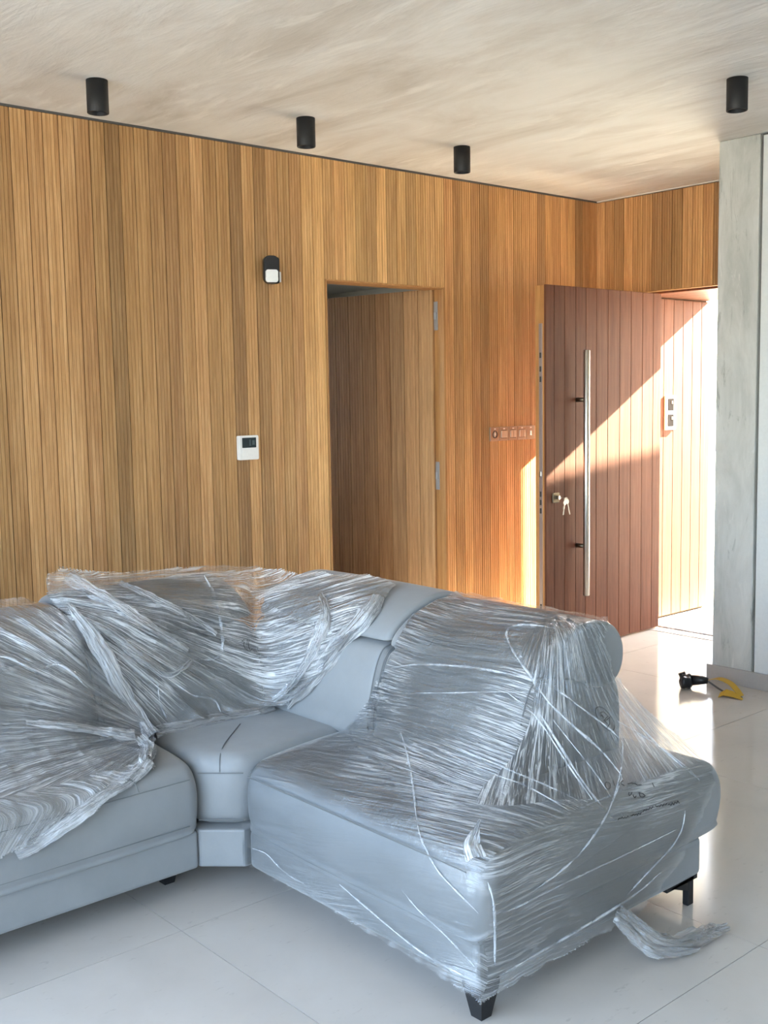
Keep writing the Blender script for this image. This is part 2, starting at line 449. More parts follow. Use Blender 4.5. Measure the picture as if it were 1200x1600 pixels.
# hall beyond the inner doorway
hall = empty('wall_hall', (-2.0, 2.2, 0)); tag(hall, 'dim hall seen through the open inner doorway', 'hall', kind='structure')
under(hall, 'hall_ceiling', B(-4.2, -0.3, 0.12, 2.6, 2.42, 2.5), M['roomgrey'])
under(hall, 'hall_floor', B(-4.2, -0.3, 0.12, 2.6, -0.1, 0.0), M['skirting'])
under(hall, 'hall_wall', B(-4.2, -2.9, 2.5, 2.6, 0, 2.42), M['roomgrey'])
under(hall, 'hall_wall', B(-2.1, -0.3, 2.5, 2.6, 0, 2.42), M['roomgrey'])
under(hall, 'hall_wall', B(-2.9, -2.1, 2.5, 2.6, 0, 0.9), M['roomgrey'])  # gap above is an added, unseen opening that lets daylight into the hall
under(hall, 'hall_wall', B(-4.3, -4.2, 0.12, 2.6, 0, 2.5), M['roomgrey'])
under(hall, 'hall_wall', B(-0.4, -0.3, 0.12, 2.6, 0, 2.5), M['roomgrey'])

# ------------------------------------------------------------------ back wall with the front door opening
HEADZ = 2.232; PY = -0.352
wb = empty('wall_back', (0.1, -0.8, 0)); tag(wb, 'end wall of reeded boards above the front door opening', 'wall', kind='structure')
under(wb, 'wall_backing', B(0.0, 0.2, -1.75, 0.12, HEADZ, H), M['backing'])
under(wb, 'wall_backing', B(0.0, 0.2, PY+0.02, -0.165, 0, HEADZ), M['edge'])
under(wb, 'wall_backing', B(0.0, 0.2, -0.165, 0.12, 1.65, HEADZ), M['edge'])
under(wb, 'wall_backing', B(0.0, 0.2, -0.02, 0.12, 0, 1.65), M['edge'])
n = 22; pw = 1.66/n; fm = board_mesh(HB-HEADZ, pw)
for i in range(n):
    o = put_board(fm, (0, -0.012-pw*i, HEADZ), wb, jit((1.0, 0.95, 0.92), 0.1), math.radians(-90))
under(wb, 'head_lining', B(-0.019, 0.02, -1.67, -0.012, HEADZ-0.006, HEADZ), M['edge'])
tag(obj('trim_3', B(-0.022, 0.0, -1.7, -0.0, HB+0.004, H), M['alu']), 'pale profile between the end wall boards and the ceiling', 'trim', kind='structure')
w1 = empty('window_1', (0.1, -0.07, 0)); tag(w1, 'unseen narrow glass slit beside the front door hinge, letting in the sun patch', 'window', kind='structure')  # unseen opening, placed and sized for the sun patch behind the leaf
tg = NT('clear_glass'); a_ = tg.n('ShaderNodeBsdfTransparent'); g_ = tg.n('ShaderNodeBsdfGlossy'); g_.inputs['Roughness'].default_value = 0.02
ms = tg.n('ShaderNodeMixShader'); ms.inputs[0].default_value = 0.06; tg.l(a_.outputs[0], ms.inputs[1]); tg.l(g_.outputs[0], ms.inputs[2]); tg.l(ms.outputs[0], tg.out.inputs[0])
M['glass'] = tg.m
under(w1, 'pane', B(0.10, 0.106, -0.165, -0.02, 0.0, 1.65), M['glass'])

# ------------------------------------------------------------------ porch outside: planked side wall, soffit, paving
PY = -0.352
ws = empty('wall_porch', (0.4, -0.3, 0)); tag(ws, 'sunlit planked side wall of the porch outside the front door', 'wall', kind='structure')
under(ws, 'wall_core', B(0.2, 0.85, PY+0.02, PY+0.06, 0.0, 2.21), M['backing'])
pm = bpy.data.meshes.new('plank'); b = B(0.0012, 0.1118, -0.02, 0.0, 0, 2.19, 0.003, 2); b.to_mesh(pm); b.free(); pm.materials.append(M['plank'])
for i in range(8):
    xx = -0.052 + 0.1135*i
    if xx+0.113 > 0.88: break
    o = link('plank', pm, None, ws); o.location = Vector((xx, PY+0.02, 0.012)) - ws.location; o.color = (1.0, 1.0, 1.0, 1)
sf = empty('ceiling_porch', (0.5, -1.0, 2.2)); tag(sf, 'planked porch soffit over the front door', 'porch roof', kind='structure')
under(sf, 'roof_slab', B(0.2, 0.85, -3.2, 0.6, 2.226, 2.5), M['render'])
for i in range(5):
    o = obj('plank', B(0.021+0.1655*i, 0.184+0.1655*i, -1.70, -0.2, 2.212, 2.226, 0.002), M['plank'], sf); o.matrix_parent_inverse = Matrix.Translation(-sf.location); o.color = (1.3, 1.3, 1.3, 1)
tag(obj('threshold', B(-0.10, 0.0, -1.53, -0.12, -0.06, 0.004, 0.003), M['alu']), 'pale metal threshold strip under the front door', 'threshold', kind='structure')

def gravel_mat():
    t = NT('pebble_paving'); c = t.coord((1, 1, 1))
    vo = t.n('ShaderNodeTexVoronoi'); vo.inputs['Scale'].default_value = 42; t.l(c, vo.inputs['Vector'])
    col = t.ramp(vo.outputs['Distance'], [(0.0, (0.66, 0.64, 0.60)), (0.45, (0.50, 0.48, 0.45)), (0.8, (0.26, 0.25, 0.24))])
    t.pbsdf(col, 0.85, 0, t.bump(vo.outputs['Distance'], -0.8, 0.02)); return t.m
M['gravel'] = gravel_mat()
tag(obj('ground_outside', B(0.0, 40, -30, 30, -0.2, -0.004), M['stone']), 'sunlit pale paving outside the front door', 'paving', kind='structure')
mat_ = obj('doormat', B(0.03, 0.80, -1.45, -0.50, -0.004, 0.005, 0.001), M['gravel'])
tag(mat_, 'pebbly grey doormat on the sunlit paving outside', 'doormat')
tag(obj('sun_blocker', prism(bmesh.new(), [(2.0, -2.9), (3.6, -2.9), (3.6, -0.996), (2.0, -1.057)], -0.004, 3.0), M['render']), 'added unseen block outside, shading the lower front door', 'wall', kind='structure')  # unseen block added to keep sun off the lower leaf and entry floor

nh = empty('neighbour_house', (20, 13, 0)); tag(nh, 'small grey house glimpsed far outside past the porch wall', 'house')
under(nh, 'house_wall', B(20, 24, 11.2, 15.5, -0.1, 2.3), M['render'])
under(nh, 'roof', prism(bmesh.new(), [(19.7, 10.9), (24.3, 10.9), (24.3, 15.8), (19.7, 15.8)], 2.3, 2.55), M['skirting'])
under(nh, 'window', B(19.97, 20.02, 11.6, 12.6, 1.1, 1.9), M['skirting'])
# ------------------------------------------------------------------ front door leaf, open 90 degrees, parallel to the reeded wall
d1 = empty('door_1', (-0.01, -0.50, 0)); tag(d1, 'red-brown vertical plank front door standing wide open', 'door', kind='structure')
YF = -0.536
under(d1, 'leaf_core', B(-1.158, -0.012, YF+0.014, YF+0.082, 0.014, 2.206), M['edge'])
seams = [-1.160, -1.085, -0.990, -0.885, -0.788, -0.686, -0.572, -0.452, -0.335, -0.215, -0.098, -0.010]
for a, b_ in zip(seams[:-1], seams[1:]):
    o = under(d1, 'plank', B(a+0.0012, b_-0.0012, YF, YF+0.016, 0.012, 2.208, 0.003, 2), M['plank'])
st = under(d1, 'lock_strip', B(-1.1605, -1.157, YF+0.028, YF+0.054, 0.05, 1.985, 0.001), M['lockstrip'])
for zc in (1.80, 1.72, 1.66, 1.10, 0.98, 0.93, 0.88, 0.30):
    o = under(d1, 'latch', B(-1.166 if zc == 1.10 else -1.1625, -1.159, YF+0.034, YF+0.048, zc-0.016, zc+0.016, 0.002), M['chrome'] if zc == 1.10 else M['greyprint'])
hx, hy = -0.875, YF-0.075
bar = under(d1, 'pull_handle', tube(bmesh.new(), [(hx, hy, 0.345), (hx, hy, 0.349), (hx, hy, 1.0), (hx, hy, 1.826), (hx, hy, 1.83)], [0.017, 0.0195, 0.0195, 0.0195, 0.017], 20), M['steel'], True)
for zc in (1.535, 0.648):
    o = obj('handle_standoff', tube(bmesh.new(), [(hx, YF+0.001, zc), (hx, hy+0.01, zc)], 0.0135, 14), M['steel_dk'], bar, smooth=True)
lk = under(d1, 'lock_escutcheon', B(-1.105, -1.045, YF-0.008, YF+0.001, 0.925, 0.985, 0.004), M['steel_dk'])
o = obj('lock_cylinder', tube(bmesh.new(), [(-1.072, YF-0.004, 0.957), (-1.072, YF-0.03, 0.957)], 0.012, 14), M['chrome'], lk)
# keys hanging from the lock
ky = empty('key_bunch', (-1.072, YF-0.06, 0.93)); tag(ky, 'small bunch of silver keys hanging from the front door lock', 'keys')
def key(px, py, pz, ang, ang2, ln):
    bm = bmesh.new()
    box(bm, -0.0025, 0.0025, -0.001, 0.001, -ln, 0)
    box(bm, -0.0045, 0.0025, -0.001, 0.001, -ln, -ln*0.45)
    n_ = 14
    lo = [bm.verts.new((0.012*math.cos(2*math.pi*q/n_), -0.0012, 0.010+0.013*math.sin(2*math.pi*q/n_))) for q in range(n_)]
    hi = [bm.verts.new((v.co.x, 0.0012, v.co.z)) for v in lo]
    bm.faces.new(lo); bm.faces.new(hi[::-1])
    for q in range(n_): bm.faces.new((lo[q], hi[q], hi[(q+1) % n_], lo[(q+1) % n_]))
    bmesh.ops.scale(bm, vec=(1.25, 1.6, 1.25), verts=bm.verts)
    o = obj('key', bm, M['chrome'], ky, (px, py, pz)); o.rotation_euler = (ang2, ang, 0); return o
k0 = key(0, 0.015, 0.027, 0.0, math.radians(-90), 0.03)
key(-0.004, -0.012, -0.012, 0.10, 0.08, 0.05); key(0.022, -0.012, -0.006, -0.20, -0.1, 0.055); key(0.008, -0.006, 0.0, 0.35, 0.1, 0.035)
rg = [(0.008+0.018*math.cos(q*math.pi/10), -0.012, 0.012+0.018*math.sin(q*math.pi/10)) for q in range(21)]
obj('key_ring', tube(bmesh.new(), rg, 0.0018, 6, caps=False), M['chrome'], ky, smooth=True)

# doorbell panel on the porch wall
db = empty('doorbell_panel', (0.355, PY, 1.43)); tag(db, 'white doorbell panel with two grey push plates on the porch wall', 'doorbell')
obj('panel_plate', B(-0.062, 0.062, -0.014, -0.0005, -0.118, 0.118, 0.004), M['plastic_w'], db)
for zc in (0.056, -0.052):
    p_ = obj('push_plate', B(-0.036, 0.036, -0.017, -0.012, zc-0.042, zc+0.042, 0.003), M['bellgrey'], db)
    obj('push_symbol', B(0.004, 0.022, -0.0185, -0.0165, zc+0.004, zc+0.026, 0.002), M['bellmark'], p_)

# ------------------------------------------------------------------ right side: concrete column, white panel wall, skirting
CX = -0.935
col_ = obj('concrete_column', B(CX, 0.18, -1.757, -1.522, 0, H, 0.006, 2), M['concrete'])
tag(col_, 'raw board-marked concrete column beside the front door opening', 'column', kind='structure')
wr = empty('wall_right', (CX, -4.0, 0)); tag(wr, 'smooth white panelled wall to the right of the concrete column', 'wall', kind='structure')
under(wr, 'wall_core', B(CX+0.03, CX+0.2, -8.1, -1.745, 0, H), M['gap'])
yy = -1.772
while yy > -7.9:
    under(wr, 'panel', B(CX+0.004, CX+0.03, yy-0.9, yy, 0.0, H-0.012, 0.002), M['white']); yy -= 0.906
bs = obj('baseboard_right', B(CX-0.016, CX+0.0, -8.1, -1.498, 0, 0.088, 0.002), M['skirting'])
tag(bs, 'grey tile skirting along the column and white wall', 'skirting', kind='structure')
tag(obj('baseboard_column', B(CX+0.001, 0.0, -1.521, -1.498, 0, 0.088, 0.002), M['skirting']), 'grey tile skirting on the doorway side of the column', 'skirting', kind='structure')

# rest of the room shell: glazed garden side behind the camera (west), plain wall to the south
WX = -7.5
tag(obj('wall_south', B(WX-0.1, -0.7, -8.2, -8.1, 0, H), M['darkpaint']), 'plain taupe wall on the far right side of the room', 'wall', kind='structure')
ww = empty('wall_west', (WX, -4, 0)); tag(ww, 'glazed garden side of the room behind the viewer', 'wall', kind='structure')
under(ww, 'wall_part', B(WX-0.1, WX, -8.1, -7.8, 0, H), M['wallpaint'])
under(ww, 'wall_part', B(WX-0.1, WX, -0.25, 0.0, 0, H), M['wallpaint'])
under(ww, 'wall_part', B(WX-0.1, WX, -7.8, -0.25, 2.72, H), M['wallpaint'])
we = empty('window_2', (WX-0.05, -4, 0)); tag(we, 'black framed glazing facing the garden', 'window', kind='structure')
for b in [B(WX-0.08, WX-0.02, y_-0.03, y_+0.03, 0.05, 2.72) for y_ in (-7.77, -5.3, -2.75, -0.28)] + [B(WX-0.08, WX-0.02, -7.8, -0.25, 0.0, 0.05)]:
    under(we, 'window_frame', b, M['black'])
tag(obj('ground_garden', B(-60, WX-0.1, -60, 60, -0.3, -0.05), M['terrace']), 'pale terrace outside the glazed side', 'terrace', kind='structure')

# ------------------------------------------------------------------ surface downlights
dls = [(-3.978, -0.577, 'black cylinder ceiling light nearest the left edge, by the reeded wall'),
       (-2.940, -0.604, 'black cylinder ceiling light second from the left along the reeded wall'),
       (-1.930, -0.623, 'black cylinder ceiling light nearest the front door along the reeded wall'),
       (-1.906, -2.211, 'black cylinder ceiling light on its own in front of the concrete column')]
for x_, y_, lab in dls:
    e = empty('ceiling_light', (x_, y_, H)); tag(e, lab, 'ceiling light', 'black cylinder ceiling lights')
    bm = bmesh.new(); n_ = 40; rings = []
    for r_, z_ in ((0.0435, 0), (0.0435, -0.128), (0.0425, -0.130), (0.0385, -0.130), (0.037, -0.128), (0.034, -0.085)):
        rings.append([bm.verts.new((r_*math.cos(2*math.pi*q/n_), r_*math.sin(2*math.pi*q/n_), z_)) for q in range(n_)])
    for a, b_ in zip(rings[:-1], rings[1:]):
        for q in range(n_): bm.faces.new((a[q], b_[q], b_[(q+1) % n_], a[(q+1) % n_]))
    bm.faces.new(rings[0][::-1]); bm.normal_update()
    bmesh.ops.recalc_face_normals(bm, faces=bm.faces)
    o = obj('housing', bm, M['black'], e)
    for p_ in o.data.polygons: p_.use_smooth = abs(p_.normal.z) < 0.5
    obj('lens', cyl(bmesh.new(), (0, 0), 0.0345, 0.0345, -0.088, -0.084, 28), M['blackin'], e)

# ------------------------------------------------------------------ wall devices
WY = -0.018
sr_ = empty('motion_sensor', (-2.768, WY, 2.235)); tag(sr_, 'small black motion sensor with white lens high on the reeded wall', 'motion sensor')
def rounded_plate(w_, h_, r_, y0, y1, zoff=0, xoff=0, bev=0.004):
    bm = bmesh.new(); pts = []
    for cx_, cz_, a0 in ((w_/2-r_, h_/2-r_, 0), (-w_/2+r_, h_/2-r_, 90), (-w_/2+r_, -h_/2+r_, 180), (w_/2-r_, -h_/2+r_, 270)):
        for q in range(7):
            a = math.radians(a0+15*q); pts.append((xoff+cx_+r_*math.cos(a), zoff+cz_+r_*math.sin(a)))
    lo = [bm.verts.new((a, y1, b)) for a, b in pts]; hi = [bm.verts.new((a, y0, b)) for a, b in pts]
    bm.faces.new(lo); f = bm.faces.new(hi[::-1])
    for q in range(len(pts)): bm.faces.new((lo[q], hi[q], hi[(q+1) % len(pts)], lo[(q+1) % len(pts)]))
    bmesh.ops.recalc_face_normals(bm, faces=bm.faces)
    if bev: bmesh.ops.bevel(bm, geom=list(f.edges), offset=bev, segments=2, affect='EDGES')
    return bm
obj('bracket', B(-0.018, 0.018, -0.035, 0, -0.045, 0.045, 0.004), M['plastic_b'], sr_)
hd = empty('sensor_head', (-0.012, -0.055, 0)); hd.parent = sr_; hd.rotation_euler = (0, 0, math.radians(-26))
obj('sensor_body', rounded_plate(0.080, 0.140, 0.030, -0.026, 0.024, bev=0.008), M['plastic_b'], hd)
obj('sensor_lens', rounded_plate(0.066, 0.066, 0.013, -0.0275, -0.02, zoff=-0.033, bev=0.002), M['plastic_w'], hd)
obj('wall_clip', B(0.044, 0.056, -0.05, 0.0, -0.060, -0.006, 0.003), M['plastic_w'], sr_)
obj('side_shell', rounded_plate(0.030, 0.135, 0.012, -0.05, 0.0, xoff=0.032, bev=0.003), M['black'], sr_)

th = empty('thermostat', (-2.925, WY, 1.322)); tag(th, 'white square thermostat with dark display on the reeded wall', 'thermostat')
obj('thermostat_case', rounded_plate(0.124, 0.126, 0.008, -0.022, 0.0), M['plastic_w'], th)
obj('display', rounded_plate(0.086, 0.052, 0.002, -0.0235, -0.018, zoff=0.026, bev=0), M['screen'], th)
obj('display_digit', B(0.000, 0.010, -0.0242, -0.023, 0.010, 0.042), M['seg'], th)
obj('display_digit', B(0.018, 0.034, -0.0242, -0.023, 0.014, 0.038), M['seg'], th)
obj('flap', rounded_plate(0.096, 0.046, 0.002, -0.0232, -0.018, zoff=-0.032, bev=0), M['plastic_w'], th)

sw = empty('switch_plate', (-0.884, WY, 1.327)); tag(sw, 'row of five metal switches and sockets between the inner doorway and front door', 'switch')
for i in range(5):
    xc = -0.170 + 0.085*i
    mo = obj('switch_module', B(xc-0.0415, xc+0.0415, -0.010, 0.0, -0.044, 0.044, 0.002), M['champagne'], sw)
    if i in (1, 2, 3):
        obj('rocker', B(xc-0.027, xc+0.027, -0.0145, -0.008, -0.026, 0.020, 0.002), M['button'], mo)
        obj('rocker_slot', B(xc-0.027, xc+0.027, -0.0108, -0.0095, -0.029, 0.023), M['greyprint'], mo)
        for q in ((-0.009, 0.009) if i == 3 else ((0.0,) if i == 2 else ())):
            obj('rocker_split', B(xc+q-0.001, xc+q+0.001, -0.0150, -0.014, -0.024, 0.018), M['greyprint'], mo)
    else:
        rg = [(xc+0.021*math.cos(q*math.pi/12), -0.0102, -0.003+0.021*math.sin(q*math.pi/12)) for q in range(25)]
        if i == 0: obj('socket_ring', tube(bmesh.new(), rg, 0.003, 6, caps=False), M['greyprint'], mo)
        obj('socket_pin', B(xc-0.005, xc+0.005, -0.013, -0.009, -0.020, 0.014, 0.002), M['chrome'], mo)
    obj('indicator', B(xc-0.008, xc+0.008, -0.0108, -0.009, 0.028, 0.036), M['plastic_w'], mo)

# ------------------------------------------------------------------ plug and yellow strap on the floor by the column
pc = empty('cable_plug', (-1.19, -1.53, 0)); pc.scale = (1.25, 1.25, 1.25); tag(pc, 'black cable plug with a folded yellow strap lying on the tiles by the column', 'plug')
bm = bmesh.new(); bmesh.ops.create_uvsphere(bm, u_segments=18, v_segments=10, radius=0.03)
for v in bm.verts:
    f = 1+0.25*math.sin(v.co.x*190)*math.cos(v.co.y*150+1)
    v.co = Vector((v.co.x*1.25*f, v.co.y*1.0*f, v.co.z*1.0*f+0.031))
obj('plug_body', bm, M['plastic_b'], pc, smooth=True)
obj('plug_neck', tube(bmesh.new(), [(0.02, -0.015, 0.035), (0.045, -0.05, 0.038), (0.055, -0.07, 0.036)], [0.022, 0.019, 0.012], 12), M['plastic_b'], pc, smooth=True)
for q in (-0.012, 0.012):
    obj('plug_pin', tube(bmesh.new(), [(q-0.005, 0.01, 0.045), (q-0.010, 0.018, 0.068)], 0.008, 8), M['plastic_b'], pc)
obj('plug_wire', tube(bmesh.new(), spline([(0.055, -0.07, 0.034), (0.06, -0.12, 0.010), (0.03, -0.19, 0.005), (0.02, -0.25, 0.005)]), 0.004, 8), M['cord'], pc, smooth=True)
def ribbon(pts, wd, th=0.002, side=Vector((1, 0, 0))):
    bm = bmesh.new(); pr = None
    for p in pts:
        p = Vector(p); wv = wd if not isinstance(wd, list) else wd[len(bm.verts)//4]
        ring = [bm.verts.new(p+side*wv/2), bm.verts.new(p-side*wv/2), bm.verts.new(p-side*wv/2+Vector((0, 0, th))), bm.verts.new(p+side*wv/2+Vector((0, 0, th)))]
        if pr:
            for q in range(4): bm.faces.new((pr[q], pr[(q+1) % 4], ring[(q+1) % 4], ring[q]))
        else: bm.faces.new(ring)
        pr = ring
    bm.faces.new(pr[::-1]); bmesh.ops.recalc_face_normals(bm, faces=bm.faces); return bm
o = obj('strap_band', ribbon(spline([(0.025, 0.10, 0.034), (0.045, 0.06, 0.046), (0.035, 0.0, 0.040), (0.015, -0.045, 0.022), (0.0, -0.075, 0.004)], 4), 0.040), M['yellow'], pc); o.location = (0.04, -0.16, 0)
o = obj('strap_tail', ribbon([(-0.045, 0.0, 0.002), (-0.035, -0.02, 0.016), (-0.03, -0.05, 0.014), (-0.03, -0.10, 0.001)], [0.05, 0.06, 0.05, 0.012], side=Vector((0.9, 0.3, 0.2))), M['yellow'], pc); o.location = (0.04, -0.16, 0)

# ------------------------------------------------------------------ the corner sofa
sofa = empty('corner_sofa', (-4.0, -1.6, 0)); tag(sofa, 'grey-blue leather corner sofa partly covered in clear plastic film', 'sofa')
OBST = []       # sofa meshes that the film rests on
def spart(name, bm, mat=None, smooth=True, parent=None, ob=True):
    o = obj(name, bm, mat or M['leather'], parent or sofa, smooth=smooth)
    o.matrix_parent_inverse = Matrix.Translation(-sofa.location)
    if ob: OBST.append(o)
    return o
# bases
spart('base', B(-5.62, -4.402, -1.862, -0.95, 0.09, 0.215, 0.012, 3), smooth=False)
spart('base', prism(bmesh.new(), [(-4.398, -1.856), (-4.292, -1.958), (-3.40, -1.958), (-3.40, -0.95), (-4.398, -0.95)], 0.09, 0.215, 0.008, 2), smooth=False)
spart('base', B(-4.282, -3.29, -2.972, -1.962, 0.088, 0.215, 0.02, 3), smooth=False)
# seat cushions
def seat_prof(f, b, z0=0.202, z1=0.445, crown=0.016):
    s = 1 if b > f else -1
    return [(f+s*0.012, z0+0.03), (f, z0+0.10), (f+s*0.006, z1-0.075), (f+s*0.035, z1-0.022), (f+s*0.10, z1), (f+s*0.30, z1+crown), ((f+b)/2, z1+crown*1.2), (b-s*0.18, z1+crown*0.8),
            (b-s*0.06, z1-0.005), (b-s*0.012, z1-0.05), (b, z1-0.12), (b-s*0.02, z0+0.04), (b-s*0.07, z0+0.004), ((f+b)/2, z0), (f+s*0.06, z0+0.004)]
sc_l = spart('seat_cushion', loft(seat_prof(-1.888, -0.95), -5.62, -4.392, 0.055, 'x', 120, puff=0.006))
sc_r = spart('seat_cushion', loft(seat_prof(-4.296, -3.195), -3.0, -1.945, 0.055, 'y', 120, puff=0.006))
bm = prism(bmesh.new(), [(-4.388, -1.845), (-4.284, -1.945), (-3.40, -1.945), (-3.40, -0.95), (-4.388, -0.95)], 0.215, 0.452, 0.055, 5)
sc_c = spart('seat_cushion', bm)
def stitches(pts, parent, r=0.0017, name='stitching'):
    o = obj(name, tube(bmesh.new(), pts, r, 5), M['stitch'], parent); return o
# backrests: lower cushion, headrest roll and frame; f = front, s = sign of the direction away from the sitter
def back(axis, f, s, a0, a1, lift=0.0, tilt=0.0):
    low = [(f, 0.435), (f-s*0.006, 0.50), (f+s*0.012, 0.60), (f+s*0.045, 0.70), (f+s*0.09, 0.745), (f+s*0.20, 0.745), (f+s*0.33, 0.70), (f+s*0.40, 0.55), (f+s*0.40, 0.43), (f+s*0.2, 0.425)]
    head = [(f+s*0.078, 0.750), (f+s*0.105, 0.795), (f+s*0.18, 0.842), (f+s*0.28, 0.876), (f+s*0.37, 0.882), (f+s*0.45, 0.855), (f+s*0.492, 0.795), (f+s*0.488, 0.72), (f+s*0.44, 0.672), (f+s*0.35, 0.672), (f+s*0.24, 0.715), (f+s*0.13, 0.742)]
    head = [(p, z+lift) for p, z in head]
    b = spart('backrest', loft(low, a0, a1, 0.035, axis, 100, puff=0.006))
    h_ = spart('headrest', loft(head, a0-0.002, a1+0.002, 0.022, axis, 110, puff=0.004))
    fr = [(f+s*0.30, 0.18), (f+s*0.47, 0.18), (f+s*0.485, 0.45), (f+s*0.475, 0.66), (f+s*0.40, 0.70), (f+s*0.29, 0.66), (f+s*0.28, 0.40)]
    spart('back_frame', loft(fr, a0+0.006, a1-0.006, 0.02, axis, 60))
    # end seams
    for a in (a0+0.012, a1-0.012):
        pts = [(p+ (-s*0.0), a, z) if axis == 'y' else (a, p, z) for p, z in low[:6]]
        stitches(spline(pts, 5), b, 0.0022)
    return b, h_
bR = back('y', -3.868, 1, -2.742, -2.094)
bC = back('y', -3.868, 1, -2.088, -1.34, 0.012)
bL = back('x', -1.505, 1, -4.545, -3.88, 0.02)
bLL = back('x', -1.535, 1, -5.62, -4.556)
spart('corner_block', B(-3.56, -3.39, -1.36, -1.02, 0.2, 0.80, 0.04, 3))
# seam lines on the seats
zt = 0.399
stitches([(x_, -1.8925 , zt) for x_ in np.linspace(-5.55, -4.445, 12)], sc_l)
stitches([(x_, -1.884, 0.247) for x_ in np.linspace(-5.55, -4.445, 12)], sc_l)
stitches([(-4.3005, y_, zt) for y_ in np.linspace(-2.95, -2.0, 12)], sc_r)
stitches(spline([(-4.62, -1.893, 0.403), (-4.628, -1.868, 0.434), (-4.66, -1.80, 0.453), (-4.70, -1.70, 0.461), (-4.73, -1.55, 0.466)], 6), sc_l)
stitches(spline([(-4.338, -1.897, 0.399), (-4.325, -1.880, 0.440), (-4.28, -1.83, 0.4535), (-4.22, -1.77, 0.4535), (-4.10, -1.66, 0.4535)], 6), sc_c)
stitches([(-4.389, -1.847, 0.395), (-4.284, -1.949, 0.395)], sc_c)
stitches([(-4.391, -1.8475, 0.242), (-4.287, -1.9475, 0.242)], sc_c)
# feet
def foot(x_, y_, dx=0.0, dy=0.0):
    bm = bmesh.new(); t_, b_ = 0.034, 0.018
    vs = []
    for z_, h_, ox, oy in ((0.0, b_, 0, 0), (0.085, t_, dx, dy), (0.10, t_, dx, dy)):
        vs.append([bm.verts.new((x_+ox+a*h_, y_+oy+c_*h_, z_)) for a, c_ in ((-1, -1), (1, -1), (1, 1), (-1, 1))])
    for a, c_ in zip(vs[:-1], vs[1:]):
        for q in range(4): bm.faces.new((a[q], a[(q+1) % 4], c_[(q+1) % 4], c_[q]))
    bm.faces.new(vs[0][::-1]); bm.faces.new(vs[-1])
    o = spart('leg', bm, M['black'], False, ob=False); return o
foot(-4.245, -2.945, 0.006, 0.006); foot(-4.43, -1.70); foot(-5.5, -1.75); foot(-3.45, -1.1); foot(-5.5, -1.1)
bm = bmesh.new()
box(bm, -3.348, -3.318, -2.962, -2.940, 0.0, 0.1, 0.003, 1)
prism(bm, [(-3.46, -2.962), (-3.30, -2.962), (-3.30, -2.80), (-3.46, -2.80)], 0.078, 0.092)
vs = [bm.verts.new(p) for p in ((-3.348, -2.962, 0.05), (-3.348, -2.940, 0.05), (-3.44, -2.962, 0.085), (-3.44, -2.94, 0.085), (-3.348, -2.962, 0.09), (-3.348, -2.94, 0.09))]
for f in ((0, 1, 3, 2), (0, 2, 4), (1, 5, 3), (2, 3, 5, 4), (0, 4, 5, 1)): bm.faces.new([vs[q] for q in f])
spart('leg', bm, M['black'], False, ob=False)
